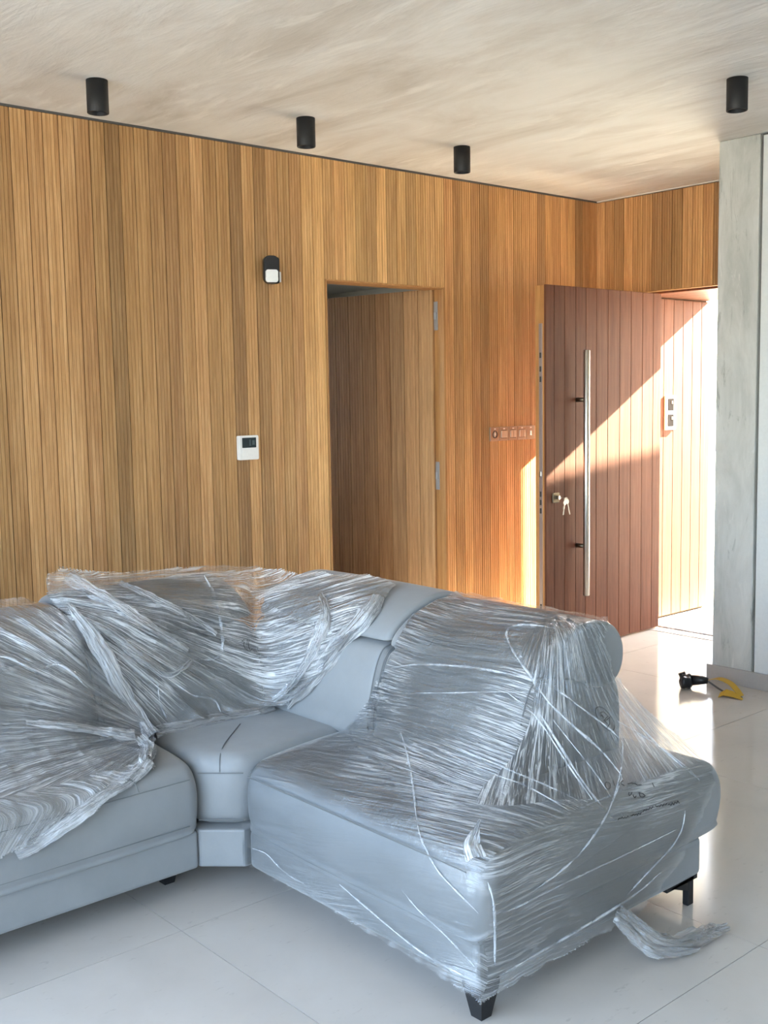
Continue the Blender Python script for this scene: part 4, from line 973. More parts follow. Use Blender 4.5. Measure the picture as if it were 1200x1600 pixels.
#STRANDS#
TRACE = {   # creases, bunched edges and marker strokes lying on the film (world coordinates)
 's1': [(-3.636,-2.68,0.869),(-3.637,-2.657,0.869),(-3.638,-2.633,0.869),(-3.639,-2.609,0.868),(-3.644,-2.592,0.868),(-3.647,-2.572,0.866),(-3.651,-2.552,0.865),(-3.659,-2.544,0.861),(-3.668,-2.536,0.858),(-3.677,-2.528,0.855),(-3.689,-2.535,0.851),(-3.7,-2.541,0.847),(-3.707,-2.543,0.841),(-3.721,-2.563,0.832),(-3.739,-2.586,0.824),(-3.75,-2.603,0.814),(-3.759,-2.624,0.805),(-3.771,-2.647,0.797),(-3.78,-2.667,0.787),(-3.788,-2.693,0.775),(-3.794,-2.716,0.761),(-3.792,-2.732,0.746),(-3.788,-2.743,0.728),(-3.781,-2.752,0.71),(-3.776,-2.762,0.693),(-3.766,-2.774,0.677),(-3.757,-2.787,0.662),(-3.748,-2.799,0.646),(-3.735,-2.815,0.628),(-3.722,-2.83,0.61),(-3.709,-2.845,0.592),(-3.699,-2.863,0.576),(-3.688,-2.88,0.559),(-3.676,-2.895,0.541),(-3.673,-2.912,0.524),(-3.67,-2.929,0.506),(-3.666,-2.946,0.489)],
 's2': [(-3.814,-2.085,0.665),(-3.833,-2.146,0.686),(-3.83,-2.181,0.698),(-3.825,-2.214,0.709),(-3.825,-2.263,0.718),(-3.825,-2.309,0.727),(-3.824,-2.355,0.735),(-3.821,-2.404,0.74),(-3.818,-2.453,0.745),(-3.814,-2.499,0.75),(-3.813,-2.536,0.751),(-3.811,-2.573,0.753),(-3.809,-2.609,0.754),(-3.807,-2.645,0.753),(-3.804,-2.68,0.752),(-3.799,-2.712,0.75),(-3.793,-2.73,0.748),(-3.782,-2.744,0.743),(-3.765,-2.753,0.737),(-3.751,-2.761,0.727),(-3.737,-2.77,0.717),(-3.723,-2.779,0.706),(-3.709,-2.785,0.693),(-3.699,-2.794,0.682),(-3.685,-2.8,0.668),(-3.671,-2.809,0.656),(-3.657,-2.818,0.643),(-3.643,-2.827,0.63),(-3.628,-2.838,0.615),(-3.615,-2.851,0.601),(-3.597,-2.86,0.585),(-3.592,-2.866,0.576),(-3.588,-2.873,0.567),(-3.584,-2.88,0.559)],
 's3': [(-3.886,-2.323,0.649),(-3.886,-2.379,0.66),(-3.883,-2.432,0.67),(-3.878,-2.481,0.678),(-3.868,-2.524,0.686),(-3.858,-2.566,0.693),(-3.847,-2.607,0.701),(-3.837,-2.642,0.705),(-3.828,-2.676,0.71),(-3.819,-2.71,0.715),(-3.812,-2.729,0.716),(-3.798,-2.74,0.715),(-3.782,-2.75,0.712)],
 's4': [(-3.996,-2.375,0.563),(-4.005,-2.389,0.561),(-4.015,-2.403,0.559),(-4.02,-2.413,0.555),(-4.04,-2.444,0.545),(-4.059,-2.473,0.534),(-4.077,-2.501,0.523),(-4.103,-2.535,0.509),(-4.129,-2.57,0.496),(-4.155,-2.605,0.484),(-4.178,-2.632,0.472),(-4.202,-2.661,0.461),(-4.225,-2.689,0.451),(-4.243,-2.713,0.443),(-4.258,-2.734,0.433),(-4.271,-2.752,0.422),(-4.276,-2.766,0.415),(-4.28,-2.78,0.408),(-4.284,-2.792,0.4),(-4.288,-2.806,0.39),(-4.291,-2.82,0.38),(-4.294,-2.833,0.371),(-4.295,-2.846,0.364),(-4.296,-2.859,0.358),(-4.297,-2.872,0.352),(-4.298,-2.895,0.343),(-4.298,-2.918,0.334),(-4.297,-2.939,0.325),(-4.296,-2.955,0.318),(-4.293,-2.968,0.309),(-4.286,-2.978,0.297)],
 's5': [(-4.244,-3.002,0.29),(-4.22,-3.003,0.288),(-4.196,-3.003,0.285),(-4.171,-3.003,0.282),(-4.124,-3.003,0.285),(-4.076,-3.003,0.287),(-4.027,-3.003,0.289),(-3.969,-3.003,0.289),(-3.909,-3.003,0.289),(-3.848,-3.003,0.289),(-3.793,-3.003,0.289),(-3.737,-3.003,0.289),(-3.68,-3.003,0.289),(-3.612,-3.003,0.29),(-3.543,-3.003,0.291),(-3.474,-3.005,0.294)],
 's6': [(-4.265,-2.991,0.375),(-4.263,-2.996,0.36),(-4.259,-2.999,0.344),(-4.255,-3.001,0.327),(-4.253,-3.001,0.299),(-4.251,-2.999,0.27),(-4.247,-2.997,0.24),(-4.241,-2.99,0.207),(-4.236,-2.986,0.176),(-4.234,-2.983,0.146)],
 's7': [(-3.663,-2.948,0.487),(-3.704,-2.965,0.471),(-3.743,-2.981,0.454),(-3.779,-2.995,0.437),(-3.816,-3.002,0.419),(-3.845,-3.003,0.397),(-3.872,-3.004,0.375),(-3.906,-3.004,0.36),(-3.94,-3.004,0.346),(-3.973,-3.004,0.331),(-4.024,-3.004,0.322),(-4.073,-3.004,0.314),(-4.121,-3.003,0.305)],
 's8': [(-3.435,-3.005,0.34),(-3.439,-3.005,0.322),(-3.443,-3.005,0.304),(-3.447,-3.005,0.286),(-3.464,-3.004,0.272),(-3.481,-3.003,0.257),(-3.497,-3.002,0.243),(-3.529,-3,0.23),(-3.562,-2.999,0.218),(-3.595,-2.998,0.206),(-3.636,-2.997,0.19),(-3.677,-2.996,0.173),(-3.718,-2.995,0.157)],
 's9': [(-4.218,-2.986,0.113),(-4.178,-2.99,0.119),(-4.134,-2.992,0.122),(-4.088,-2.992,0.125),(-4.035,-2.992,0.126),(-3.982,-2.993,0.129),(-3.925,-2.992,0.13),(-3.871,-2.992,0.133),(-3.818,-2.993,0.137),(-3.764,-2.994,0.141),(-3.721,-2.995,0.146),(-3.675,-2.995,0.151),(-3.627,-2.994,0.155),(-3.598,-2.994,0.163),(-3.569,-2.995,0.172),(-3.539,-2.995,0.18)],
 's10': [(-3.804,-2.763,0.658),(-3.8,-2.788,0.626),(-3.801,-2.816,0.596),(-3.803,-2.846,0.567),(-3.805,-2.876,0.539),(-3.81,-2.908,0.512),(-3.815,-2.94,0.486),(-3.813,-2.969,0.463),(-3.806,-2.994,0.438),(-3.778,-3.003,0.403)],
 's11': [(-3.78,-2.788,0.643),(-3.773,-2.808,0.619),(-3.768,-2.83,0.597),(-3.762,-2.851,0.575),(-3.757,-2.875,0.55),(-3.753,-2.9,0.527),(-3.751,-2.927,0.505),(-3.754,-2.96,0.473),(-3.756,-2.992,0.442),(-3.73,-3.003,0.397)],
 's12': [(-3.504,-2.806,0.646),(-3.483,-2.823,0.615),(-3.467,-2.844,0.586),(-3.457,-2.868,0.559),(-3.442,-2.893,0.532),(-3.43,-2.919,0.507),(-3.42,-2.947,0.482),(-3.408,-2.97,0.462),(-3.391,-2.99,0.44),(-3.361,-3.002,0.412)],
 's13': [(-3.553,-2.844,0.603),(-3.517,-2.861,0.577),(-3.48,-2.879,0.551),(-3.449,-2.901,0.528),(-3.426,-2.923,0.503),(-3.404,-2.946,0.479),(-3.387,-2.972,0.456),(-3.383,-2.988,0.442),(-3.369,-2.997,0.425),(-3.348,-3.002,0.405)],
 's14': [(-3.569,-2.878,0.561),(-3.588,-2.892,0.545),(-3.61,-2.908,0.529),(-3.629,-2.923,0.514),(-3.661,-2.939,0.496),(-3.694,-2.956,0.48),(-3.725,-2.972,0.464),(-3.751,-2.982,0.453),(-3.776,-2.992,0.442),(-3.796,-2.999,0.429)],
 's15': [(-3.996,-2.581,0.569),(-3.995,-2.616,0.566),(-3.992,-2.649,0.563),(-3.988,-2.68,0.559),(-3.981,-2.725,0.552),(-3.973,-2.768,0.543),(-3.963,-2.808,0.535),(-3.949,-2.829,0.526),(-3.938,-2.851,0.519),(-3.929,-2.875,0.513),(-3.913,-2.903,0.501),(-3.894,-2.927,0.488),(-3.875,-2.951,0.474)],
 's16': [(-4.022,-2.607,0.553),(-4.02,-2.658,0.547),(-4.017,-2.707,0.54),(-4.011,-2.753,0.532),(-4,-2.792,0.527),(-3.983,-2.826,0.519),(-3.964,-2.858,0.51),(-3.958,-2.899,0.497),(-3.943,-2.934,0.48),(-3.93,-2.969,0.464)],
 's17': [(-3.833,-2.661,0.707),(-3.834,-2.7,0.693),(-3.827,-2.731,0.677),(-3.814,-2.756,0.659),(-3.81,-2.79,0.618),(-3.812,-2.827,0.58),(-3.817,-2.867,0.545),(-3.819,-2.9,0.517),(-3.822,-2.933,0.491),(-3.825,-2.966,0.465)],
 's18': [(-4.298,-2.443,0.197),(-4.298,-2.492,0.185),(-4.297,-2.54,0.173),(-4.297,-2.586,0.162),(-4.296,-2.645,0.148),(-4.295,-2.702,0.135),(-4.296,-2.758,0.124),(-4.296,-2.789,0.122),(-4.295,-2.818,0.12),(-4.295,-2.848,0.119),(-4.296,-2.878,0.12),(-4.293,-2.904,0.119),(-4.291,-2.93,0.118)],
 's19': [(-4.3,-2.71,0.273),(-4.299,-2.728,0.261),(-4.299,-2.746,0.25),(-4.298,-2.763,0.238),(-4.298,-2.793,0.229),(-4.297,-2.823,0.22),(-4.297,-2.851,0.211),(-4.296,-2.867,0.204),(-4.295,-2.884,0.197),(-4.293,-2.9,0.189),(-4.29,-2.924,0.174),(-4.286,-2.948,0.159),(-4.278,-2.969,0.141)],
 's20': [(-4.297,-2.009,0.169),(-4.297,-2.035,0.172),(-4.297,-2.061,0.175),(-4.297,-2.088,0.178),(-4.297,-2.104,0.17),(-4.297,-2.12,0.162),(-4.297,-2.136,0.155),(-4.297,-2.161,0.15),(-4.296,-2.185,0.145),(-4.296,-2.209,0.14),(-4.296,-2.232,0.14),(-4.295,-2.256,0.141),(-4.295,-2.279,0.141)],
 'm1': [(-4.855,-1.474,0.787),(-4.844,-1.475,0.784),(-4.834,-1.478,0.782),(-4.824,-1.48,0.779),(-4.81,-1.483,0.768),(-4.797,-1.49,0.758),(-4.784,-1.497,0.748),(-4.77,-1.501,0.738),(-4.757,-1.506,0.729),(-4.743,-1.512,0.719),(-4.735,-1.51,0.726),(-4.725,-1.504,0.731),(-4.715,-1.499,0.736),(-4.699,-1.495,0.736),(-4.684,-1.493,0.736),(-4.672,-1.499,0.739),(-4.659,-1.506,0.726),(-4.645,-1.51,0.713),(-4.631,-1.516,0.7),(-4.619,-1.519,0.682),(-4.608,-1.525,0.664),(-4.598,-1.533,0.648)],
 'm2': [(-3.954,-1.221,0.909),(-3.964,-1.259,0.894),(-3.985,-1.314,0.883),(-3.994,-1.348,0.868),(-4.008,-1.383,0.845),(-4.018,-1.412,0.821),(-4.03,-1.444,0.798),(-4.029,-1.447,0.773),(-4.03,-1.454,0.748),(-4.041,-1.477,0.727),(-4.046,-1.483,0.708),(-4.051,-1.491,0.689),(-4.057,-1.498,0.67),(-4.069,-1.501,0.664),(-4.081,-1.503,0.657),(-4.092,-1.503,0.65),(-4.109,-1.501,0.653),(-4.125,-1.5,0.655),(-4.142,-1.498,0.658)],
 'm3': [(-4.329,-1.512,0.629),(-4.335,-1.523,0.608),(-4.335,-1.524,0.583),(-4.336,-1.525,0.559),(-4.33,-1.529,0.536),(-4.325,-1.536,0.514),(-4.319,-1.541,0.492)],
 'm4': [(-4.259,-1.517,0.595),(-4.241,-1.524,0.578),(-4.222,-1.529,0.56),(-4.202,-1.532,0.541),(-4.176,-1.536,0.537),(-4.15,-1.541,0.533),(-4.126,-1.548,0.53),(-4.121,-1.551,0.511),(-4.117,-1.555,0.493),(-4.116,-1.565,0.477)],
 'b1': [(-4.529,-1.397,0.842),(-4.516,-1.412,0.832),(-4.502,-1.424,0.82),(-4.487,-1.434,0.808),(-4.469,-1.438,0.795),(-4.45,-1.441,0.782),(-4.432,-1.446,0.769),(-4.415,-1.457,0.748),(-4.399,-1.471,0.728),(-4.381,-1.48,0.707),(-4.363,-1.49,0.691),(-4.342,-1.495,0.673),(-4.321,-1.5,0.656),(-4.308,-1.505,0.644),(-4.294,-1.508,0.632),(-4.279,-1.511,0.62),(-4.263,-1.513,0.627),(-4.248,-1.516,0.635),(-4.228,-1.511,0.641),(-4.207,-1.504,0.648),(-4.188,-1.503,0.658),(-4.167,-1.498,0.666)],
 'b2': [(-4.55,-1.333,0.88),(-4.549,-1.377,0.859),(-4.545,-1.415,0.838),(-4.532,-1.432,0.812),(-4.523,-1.442,0.788),(-4.516,-1.457,0.765),(-4.507,-1.468,0.741),(-4.498,-1.478,0.715),(-4.491,-1.492,0.689),(-4.482,-1.502,0.663),(-4.475,-1.516,0.638),(-4.465,-1.524,0.611),(-4.453,-1.529,0.583),(-4.422,-1.506,0.542),(-4.404,-1.511,0.51),(-4.424,-1.585,0.501),(-4.419,-1.593,0.487),(-4.418,-1.61,0.476),(-4.446,-1.678,0.484)],
 'b3': [(-4.833,-1.606,0.596),(-4.797,-1.612,0.587),(-4.762,-1.62,0.578),(-4.727,-1.628,0.568),(-4.692,-1.628,0.557),(-4.656,-1.628,0.546),(-4.623,-1.632,0.537),(-4.597,-1.634,0.525),(-4.576,-1.645,0.515),(-4.557,-1.661,0.508),(-4.537,-1.66,0.502),(-4.517,-1.66,0.496),(-4.497,-1.66,0.491)],
 'b4': [(-4.543,-1.821,0.463),(-4.573,-1.85,0.462),(-4.574,-1.822,0.439),(-4.597,-1.839,0.433),(-4.632,-1.849,0.427),(-4.666,-1.858,0.42),(-4.709,-1.889,0.422),(-4.74,-1.89,0.411),(-4.772,-1.895,0.401),(-4.803,-1.898,0.391),(-4.85,-1.908,0.377),(-4.891,-1.907,0.359),(-4.925,-1.891,0.334),(-4.964,-1.891,0.329),(-5.001,-1.891,0.323),(-5.038,-1.891,0.318)],
 'b6': [(-3.886,-1.641,0.468),(-3.878,-1.672,0.495),(-3.874,-1.709,0.525),(-3.869,-1.744,0.553),(-3.864,-1.769,0.579),(-3.857,-1.792,0.605),(-3.85,-1.814,0.631),(-3.842,-1.834,0.66),(-3.831,-1.852,0.687),(-3.818,-1.866,0.714),(-3.804,-1.879,0.732),(-3.778,-1.877,0.747),(-3.79,-1.92,0.774),(-3.791,-1.95,0.799),(-3.769,-1.95,0.815),(-3.747,-1.951,0.832),(-3.73,-1.946,0.846),(-3.7,-1.928,0.857),(-3.68,-1.921,0.871)],
 'b7': [(-3.734,-1.655,0.856),(-3.758,-1.704,0.842),(-3.778,-1.747,0.827),(-3.785,-1.774,0.809),(-3.799,-1.772,0.78),(-3.812,-1.77,0.751),(-3.835,-1.78,0.726),(-3.853,-1.777,0.697),(-3.865,-1.767,0.667),(-3.872,-1.751,0.635),(-3.884,-1.728,0.603),(-3.89,-1.697,0.567),(-3.897,-1.667,0.532),(-3.908,-1.636,0.508),(-3.929,-1.619,0.489),(-3.962,-1.618,0.476)],
 'b8': [(-4.462,-1.156,0.952),(-4.455,-1.191,0.939),(-4.443,-1.214,0.925),(-4.442,-1.259,0.915),(-4.419,-1.287,0.896),(-4.404,-1.33,0.879),(-4.385,-1.365,0.861),(-4.371,-1.407,0.843),(-4.346,-1.429,0.82),(-4.315,-1.441,0.794),(-4.283,-1.442,0.772),(-4.257,-1.454,0.752),(-4.231,-1.466,0.732),(-4.208,-1.474,0.712),(-4.188,-1.486,0.693),(-4.165,-1.495,0.673)],
 'b9': [(-4.307,-1.222,0.917),(-4.293,-1.279,0.904),(-4.278,-1.332,0.89),(-4.253,-1.367,0.874),(-4.228,-1.391,0.855),(-4.197,-1.405,0.835),(-4.166,-1.42,0.815),(-4.144,-1.43,0.797),(-4.118,-1.435,0.779),(-4.092,-1.439,0.76),(-4.081,-1.45,0.75),(-4.073,-1.465,0.74),(-4.059,-1.471,0.729)],
 'k1': [(-4.495,-1.684,0.489),(-4.485,-1.692,0.474),(-4.496,-1.739,0.474),(-4.527,-1.787,0.471),(-4.548,-1.818,0.464),(-4.527,-1.805,0.442),(-4.528,-1.833,0.435)],
 't1': [(-4.19,-2.887,0.456),(-4.204,-2.894,0.45),(-4.219,-2.903,0.446),(-4.234,-2.91,0.44),(-4.25,-2.92,0.435),(-4.26,-2.937,0.428),(-4.269,-2.955,0.421)],
 'i1': [(-3.731,-2.946,0.486),(-3.737,-2.947,0.485),(-3.743,-2.947,0.485),(-3.748,-2.951,0.481),(-3.752,-2.956,0.477),(-3.751,-2.959,0.474),(-3.749,-2.962,0.471),(-3.742,-2.961,0.472),(-3.735,-2.959,0.474),(-3.731,-2.956,0.477),(-3.728,-2.952,0.481),(-3.729,-2.949,0.483),(-3.731,-2.946,0.486)],
 'i2': [(-3.71,-2.949,0.486),(-3.713,-2.952,0.483),(-3.715,-2.955,0.48),(-3.718,-2.959,0.477),(-3.72,-2.962,0.474)],
 'i3': [(-3.691,-2.954,0.481),(-3.694,-2.957,0.479),(-3.696,-2.959,0.476),(-3.698,-2.962,0.474),(-3.701,-2.964,0.472)],
 'i4': [(-3.673,-2.958,0.477),(-3.68,-2.959,0.477),(-3.687,-2.959,0.476),(-3.69,-2.96,0.476),(-3.693,-2.96,0.475),(-3.69,-2.962,0.474),(-3.688,-2.963,0.472),(-3.686,-2.966,0.47),(-3.683,-2.968,0.468)],
 'i5': [(-3.666,-2.967,0.468),(-3.66,-2.969,0.468),(-3.653,-2.97,0.468),(-3.645,-2.971,0.465),(-3.638,-2.972,0.463),(-3.636,-2.975,0.461),(-3.634,-2.977,0.459),(-3.626,-2.978,0.458),(-3.619,-2.98,0.457)],
 'i6': [(-3.681,-2.983,0.452),(-3.683,-2.984,0.45),(-3.686,-2.985,0.449),(-3.688,-2.988,0.447),(-3.689,-2.99,0.445),(-3.684,-2.989,0.446),(-3.678,-2.988,0.446),(-3.675,-2.986,0.448),(-3.671,-2.985,0.449)],
 'i7': [(-3.672,-2.99,0.445),(-3.673,-2.991,0.442),(-3.673,-2.993,0.44),(-3.672,-2.994,0.438),(-3.67,-2.996,0.436),(-3.666,-2.994,0.437),(-3.661,-2.993,0.439)],
 'i8': [(-3.645,-2.99,0.443),(-3.639,-2.992,0.441),(-3.632,-2.993,0.439),(-3.629,-2.996,0.435),(-3.626,-2.998,0.431),(-3.631,-2.998,0.43),(-3.636,-2.998,0.43),(-3.643,-2.998,0.432),(-3.648,-2.997,0.434),(-3.647,-2.994,0.439),(-3.645,-2.99,0.443)],
 'i9': [(-3.572,-2.984,0.452),(-3.572,-2.985,0.449),(-3.572,-2.987,0.446),(-3.572,-2.989,0.444),(-3.573,-2.991,0.441)],
 'j0': [(-3.758,-3.003,0.398),(-3.755,-3.003,0.4),(-3.752,-3.003,0.401),(-3.749,-3.003,0.4),(-3.746,-3.003,0.398),(-3.743,-3.003,0.4),(-3.739,-3.003,0.401),(-3.736,-3.003,0.398),(-3.733,-3.003,0.396),(-3.73,-3.003,0.397),(-3.727,-3.003,0.397),(-3.724,-3.003,0.395),(-3.721,-3.003,0.393),(-3.717,-3.003,0.395),(-3.714,-3.003,0.397),(-3.711,-3.003,0.394),(-3.708,-3.003,0.391)],
 'j1': [(-3.701,-3.003,0.395),(-3.698,-3.003,0.393),(-3.695,-3.003,0.392),(-3.692,-3.003,0.393),(-3.688,-3.003,0.395),(-3.685,-3.003,0.393),(-3.682,-3.003,0.39),(-3.679,-3.003,0.391),(-3.676,-3.003,0.392),(-3.672,-3.003,0.389),(-3.669,-3.003,0.387),(-3.666,-3.003,0.39),(-3.663,-3.003,0.392),(-3.66,-3.003,0.389),(-3.656,-3.003,0.386),(-3.653,-3.003,0.389),(-3.65,-3.003,0.391)],
 'j2': [(-3.643,-3.003,0.389),(-3.64,-3.003,0.392),(-3.636,-3.003,0.394),(-3.633,-3.003,0.392),(-3.63,-3.003,0.39),(-3.627,-3.003,0.391),(-3.623,-3.003,0.393),(-3.62,-3.003,0.391),(-3.617,-3.003,0.389),(-3.613,-3.003,0.392),(-3.61,-3.003,0.395),(-3.607,-3.003,0.392),(-3.603,-3.003,0.389),(-3.6,-3.003,0.391),(-3.597,-3.003,0.393),(-3.593,-3.003,0.391),(-3.59,-3.003,0.389)],
 'j3': [(-3.583,-3.003,0.393),(-3.58,-3.003,0.39),(-3.577,-3.003,0.387),(-3.573,-3.003,0.388),(-3.57,-3.003,0.389),(-3.567,-3.003,0.387),(-3.563,-3.003,0.384),(-3.56,-3.003,0.387),(-3.556,-3.003,0.389),(-3.553,-3.004,0.386),(-3.55,-3.004,0.382),(-3.546,-3.004,0.384),(-3.543,-3.004,0.386),(-3.54,-3.004,0.384),(-3.536,-3.004,0.382),(-3.533,-3.004,0.383),(-3.529,-3.004,0.385)],
 'j4': [(-3.522,-3.004,0.379),(-3.519,-3.004,0.38),(-3.515,-3.004,0.38),(-3.512,-3.004,0.376),(-3.508,-3.004,0.373),(-3.505,-3.004,0.377),(-3.502,-3.004,0.381),(-3.498,-3.004,0.376),(-3.494,-3.004,0.371),(-3.491,-3.004,0.375),(-3.488,-3.004,0.379),(-3.484,-3.004,0.375),(-3.48,-3.004,0.372),(-3.477,-3.004,0.376),(-3.474,-3.004,0.379),(-3.47,-3.004,0.374),(-3.466,-3.004,0.369)],
 'o1': [(-3.591,-2.86,0.584),(-3.598,-2.86,0.585),(-3.604,-2.861,0.585),(-3.61,-2.86,0.588),(-3.616,-2.859,0.59),(-3.619,-2.856,0.594),(-3.622,-2.852,0.597),(-3.625,-2.848,0.601),(-3.628,-2.845,0.606),(-3.63,-2.841,0.612),(-3.63,-2.836,0.617),(-3.63,-2.832,0.622),(-3.63,-2.829,0.628),(-3.629,-2.826,0.633),(-3.628,-2.823,0.638),(-3.625,-2.821,0.641),(-3.622,-2.819,0.645),(-3.619,-2.819,0.647),(-3.614,-2.818,0.649),(-3.609,-2.818,0.649),(-3.604,-2.818,0.649),(-3.597,-2.818,0.646),(-3.591,-2.819,0.644),(-3.586,-2.821,0.64),(-3.582,-2.824,0.636),(-3.578,-2.827,0.631),(-3.575,-2.831,0.626),(-3.573,-2.834,0.62),(-3.571,-2.838,0.615),(-3.571,-2.842,0.609),(-3.571,-2.846,0.604),(-3.573,-2.849,0.599),(-3.574,-2.852,0.594),(-3.577,-2.854,0.59),(-3.581,-2.856,0.587),(-3.586,-2.858,0.586),(-3.591,-2.86,0.584)],
 'o2': [(-3.611,-2.827,0.634),(-3.603,-2.827,0.634),(-3.592,-2.825,0.633),(-3.587,-2.829,0.626),(-3.583,-2.834,0.619),(-3.596,-2.837,0.616),(-3.609,-2.841,0.613),(-3.606,-2.845,0.608),(-3.602,-2.848,0.603)],
 'o3': [(-3.607,-2.843,0.611),(-3.591,-2.839,0.613),(-3.577,-2.837,0.616),(-3.584,-2.841,0.608),(-3.593,-2.848,0.601),(-3.605,-2.852,0.598),(-3.616,-2.856,0.595)],
 'o4': [(-3.618,-2.832,0.626),(-3.613,-2.832,0.626),(-3.607,-2.832,0.626),(-3.607,-2.834,0.623),(-3.607,-2.837,0.62)],
 'e1': [(-3.964,-1.498,0.702),(-3.97,-1.5,0.7),(-3.975,-1.498,0.698),(-3.97,-1.499,0.696),(-3.966,-1.501,0.693),(-3.968,-1.501,0.687),(-3.97,-1.503,0.68),(-3.969,-1.506,0.676),(-3.969,-1.51,0.671),(-3.965,-1.513,0.668),(-3.961,-1.515,0.664)],
 'e2': [(-3.951,-1.498,0.7),(-3.955,-1.504,0.691),(-3.957,-1.506,0.68)],
 'e3': [(-3.945,-1.501,0.696),(-3.95,-1.506,0.685),(-3.953,-1.51,0.674),(-3.952,-1.513,0.668),(-3.95,-1.516,0.661),(-3.946,-1.516,0.664),(-3.94,-1.514,0.667)],
 'b5': [(-4.355,-1.538,0.447),(-4.338,-1.542,0.451),(-4.319,-1.553,0.452),(-4.299,-1.561,0.452),(-4.279,-1.57,0.452),(-4.249,-1.571,0.452),(-4.219,-1.572,0.452),(-4.188,-1.573,0.452),(-4.153,-1.572,0.452),(-4.117,-1.572,0.452),(-4.081,-1.571,0.452),(-4.054,-1.58,0.452),(-4.027,-1.588,0.452),(-3.999,-1.597,0.452),(-3.968,-1.596,0.452),(-3.936,-1.596,0.452),(-3.905,-1.595,0.452)],
}
DV = Vector(VIEWD).normalized()
def smooth_path(pts, it=2):
    P = [Vector(p) for p in pts]
    for _ in range(it):
        P = [P[0]] + [(a+b*2+c)/4 for a, b, c in zip(P[:-2], P[1:-1], P[2:])] + [P[-1]]
    return P
def strand(key, parent, r, mat='film_rope', lift=0.003):
    P = smooth_path(TRACE[key]); P = spline(P, 3); rs = []
    for i, p in enumerate(P):
        t_ = i/(len(P)-1); rs.append(r*(0.55+0.9*float(vnoise(np.array(i*0.37), np.array(len(key)*1.7+r*900), 4)))*min(1, 0.35+5*min(t_, 1-t_)))
    o = obj('film_strand', tube(bmesh.new(), [p+DV*lift for p in P], rs, 6), M[mat], parent, smooth=True)
    return fixp(o, parent)
tr_ = NT('film_rope'); dfr = tr_.n('ShaderNodeBsdfPrincipled'); dfr.inputs['Base Color'].default_value = (0.80, 0.83, 0.86, 1); dfr.inputs['Roughness'].default_value = 0.22
tpr = tr_.n('ShaderNodeBsdfTransparent'); mxr = tr_.n('ShaderNodeMixShader')
nr = tr_.noise(tr_.coord((1, 1, 1)), 16, 3); tr_.l(tr_.ramp(nr, [(0.38, (0.06,)*3), (0.66, (0.55,)*3)]), mxr.inputs[0]); tr_.l(tpr.outputs[0], mxr.inputs[1]); tr_.l(dfr.outputs[0], mxr.inputs[2]); tr_.l(mxr.outputs[0], tr_.out.inputs[0])
M['film_rope'] = tr_.m
for k_, r_ in (('s1', .0042), ('s2', .0036), ('s3', .0018), ('s4', .0026), ('s5', .0024), ('s6', .0030), ('s7', .0026), ('s8', .0024), ('s9', .0030), ('s10', .0036), ('s11', .0022),
               ('s12', .0024), ('s13', .0020), ('s14', .0026), ('s15', .0022), ('s16', .0022), ('s17', .0026), ('s18', .0026), ('s19', .0020), ('s20', .0022)):
    strand(k_, fR, r_)
strand('m1', fA, .0046)
for k_, r_ in (('m2', .0055), ('m3', .003), ('m4', .003)): strand(k_, fM, r_)
def thin(key, n_=2): return smooth_path(TRACE[key])[::n_]
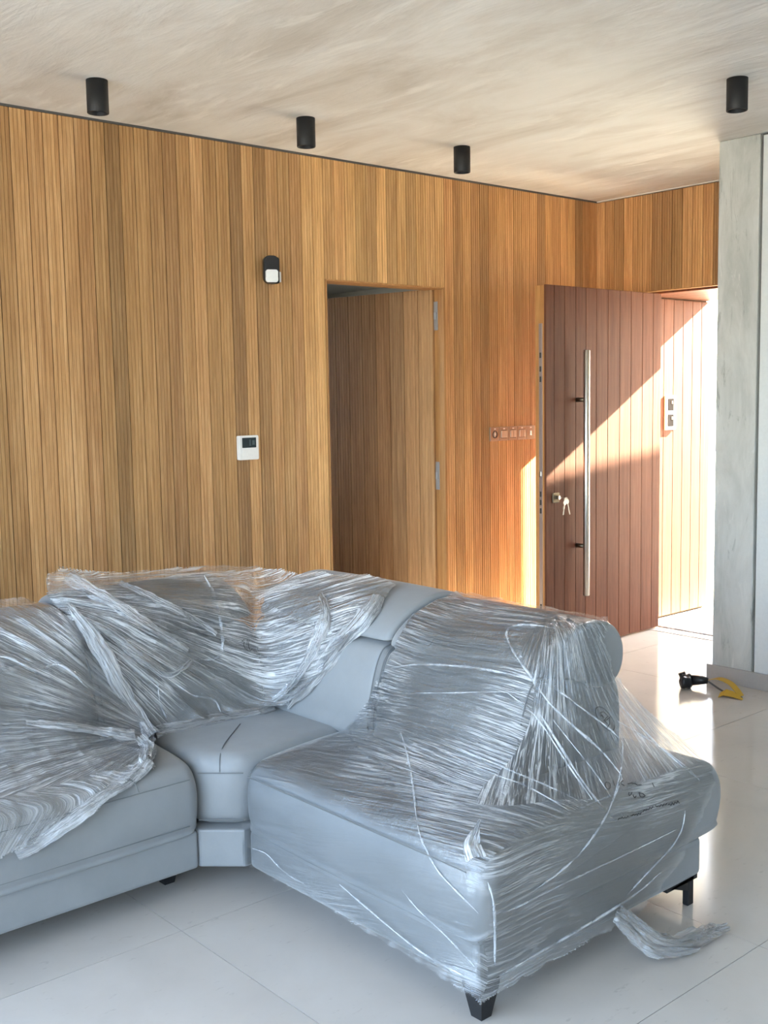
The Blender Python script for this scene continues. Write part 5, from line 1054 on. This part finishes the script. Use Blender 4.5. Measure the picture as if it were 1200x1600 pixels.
for i_, (k_, w_, pa) in enumerate((('b1', (.01, .03, .04, .03, .015), fM), ('b2', (.02, .05, .06, .05, .04, .05), fM), ('b3', (.012, .03, .035, .06), fA), ('b4', (.05, .045, .05, .055, .05), fA),
                                  ('b5', (.06, .045, .04, .035, .03), fM), ('b6', (.04, .06, .07, .06, .07, .05), fM), ('b7', (.02, .05, .05, .035, .02), fM), ('b8', (.06, .05, .045, .03, .02), fM), ('b9', (.02, .03, .02), fM))):
    fixp(band('film_fold', thin(k_), w_, pa, seed=30+i_*3, amp=0.012, mat='film_thick' if k_ in ('b2', 'b4', 'b5', 'b6', 'b3') else 'film_fold'), pa)
fixp(band('film_knot', TRACE['k1'], (.03, .05, .04, .012), fA, seed=71, amp=0.022, n=5), fA)
fixp(band('film_tuft', [Vector(p)+DV*0.012*i_ for i_, p in enumerate(reversed(TRACE['t1']))], (.05, .04, .02, .006), fR, seed=75, amp=0.014, mat='film_fold', n=4), fR)
# tail of film trailing on to the floor
for i_, (tl_, wd_) in enumerate((
        ([(-3.74, -2.992, .12), (-3.70, -3.02, .075), (-3.655, -3.055, .030), (-3.60, -3.085, .010), (-3.53, -3.105, .006), (-3.47, -3.120, .004), (-3.41, -3.135, .003)], (.05, .035, .06, .04, .065, .03, .012)),
        ([(-3.76, -2.992, .11), (-3.72, -3.03, .055), (-3.685, -3.075, .014), (-3.63, -3.115, .006), (-3.58, -3.145, .003)], (.04, .05, .045, .03, .008)),
        ([(-3.72, -3.01, .09), (-3.67, -3.06, .035), (-3.62, -3.10, .016), (-3.55, -3.11, .012), (-3.49, -3.135, .006)], (.03, .05, .025, .045, .01)),
        ([(-3.55, -3.09, .006), (-3.49, -3.10, .012), (-3.44, -3.10, .006), (-3.40, -3.12, .004)], (.01, .04, .03, .008)))):
    fixp(band('film_tail', tl_, wd_, fR, nrm=(-0.25, -0.45, 0.85), seed=81+4*i_, amp=0.017, mat='film_fold', n=10, cross=14), fR)
# handwriting and stamp in black marker on the film
def ink(keys, parent, name, r=0.0011):
    bm = bmesh.new()
    for k_ in keys: tube(bm, [Vector(p)+DV*0.0045 for p in TRACE[k_]], r, 5)
    return fixp(obj(name, bm, M['ink'], parent), parent)
for k_ in [q for q in TRACE if q[0] in 'ij']: ink([k_], fR, 'marker_stroke')
for k_ in ('o1', 'o2', 'o3', 'o4'): ink([k_], fR, 'marker_stroke', 0.0008)
for k_ in ('e1', 'e2', 'e3'): ink([k_], fM, 'marker_stroke', 0.0010)
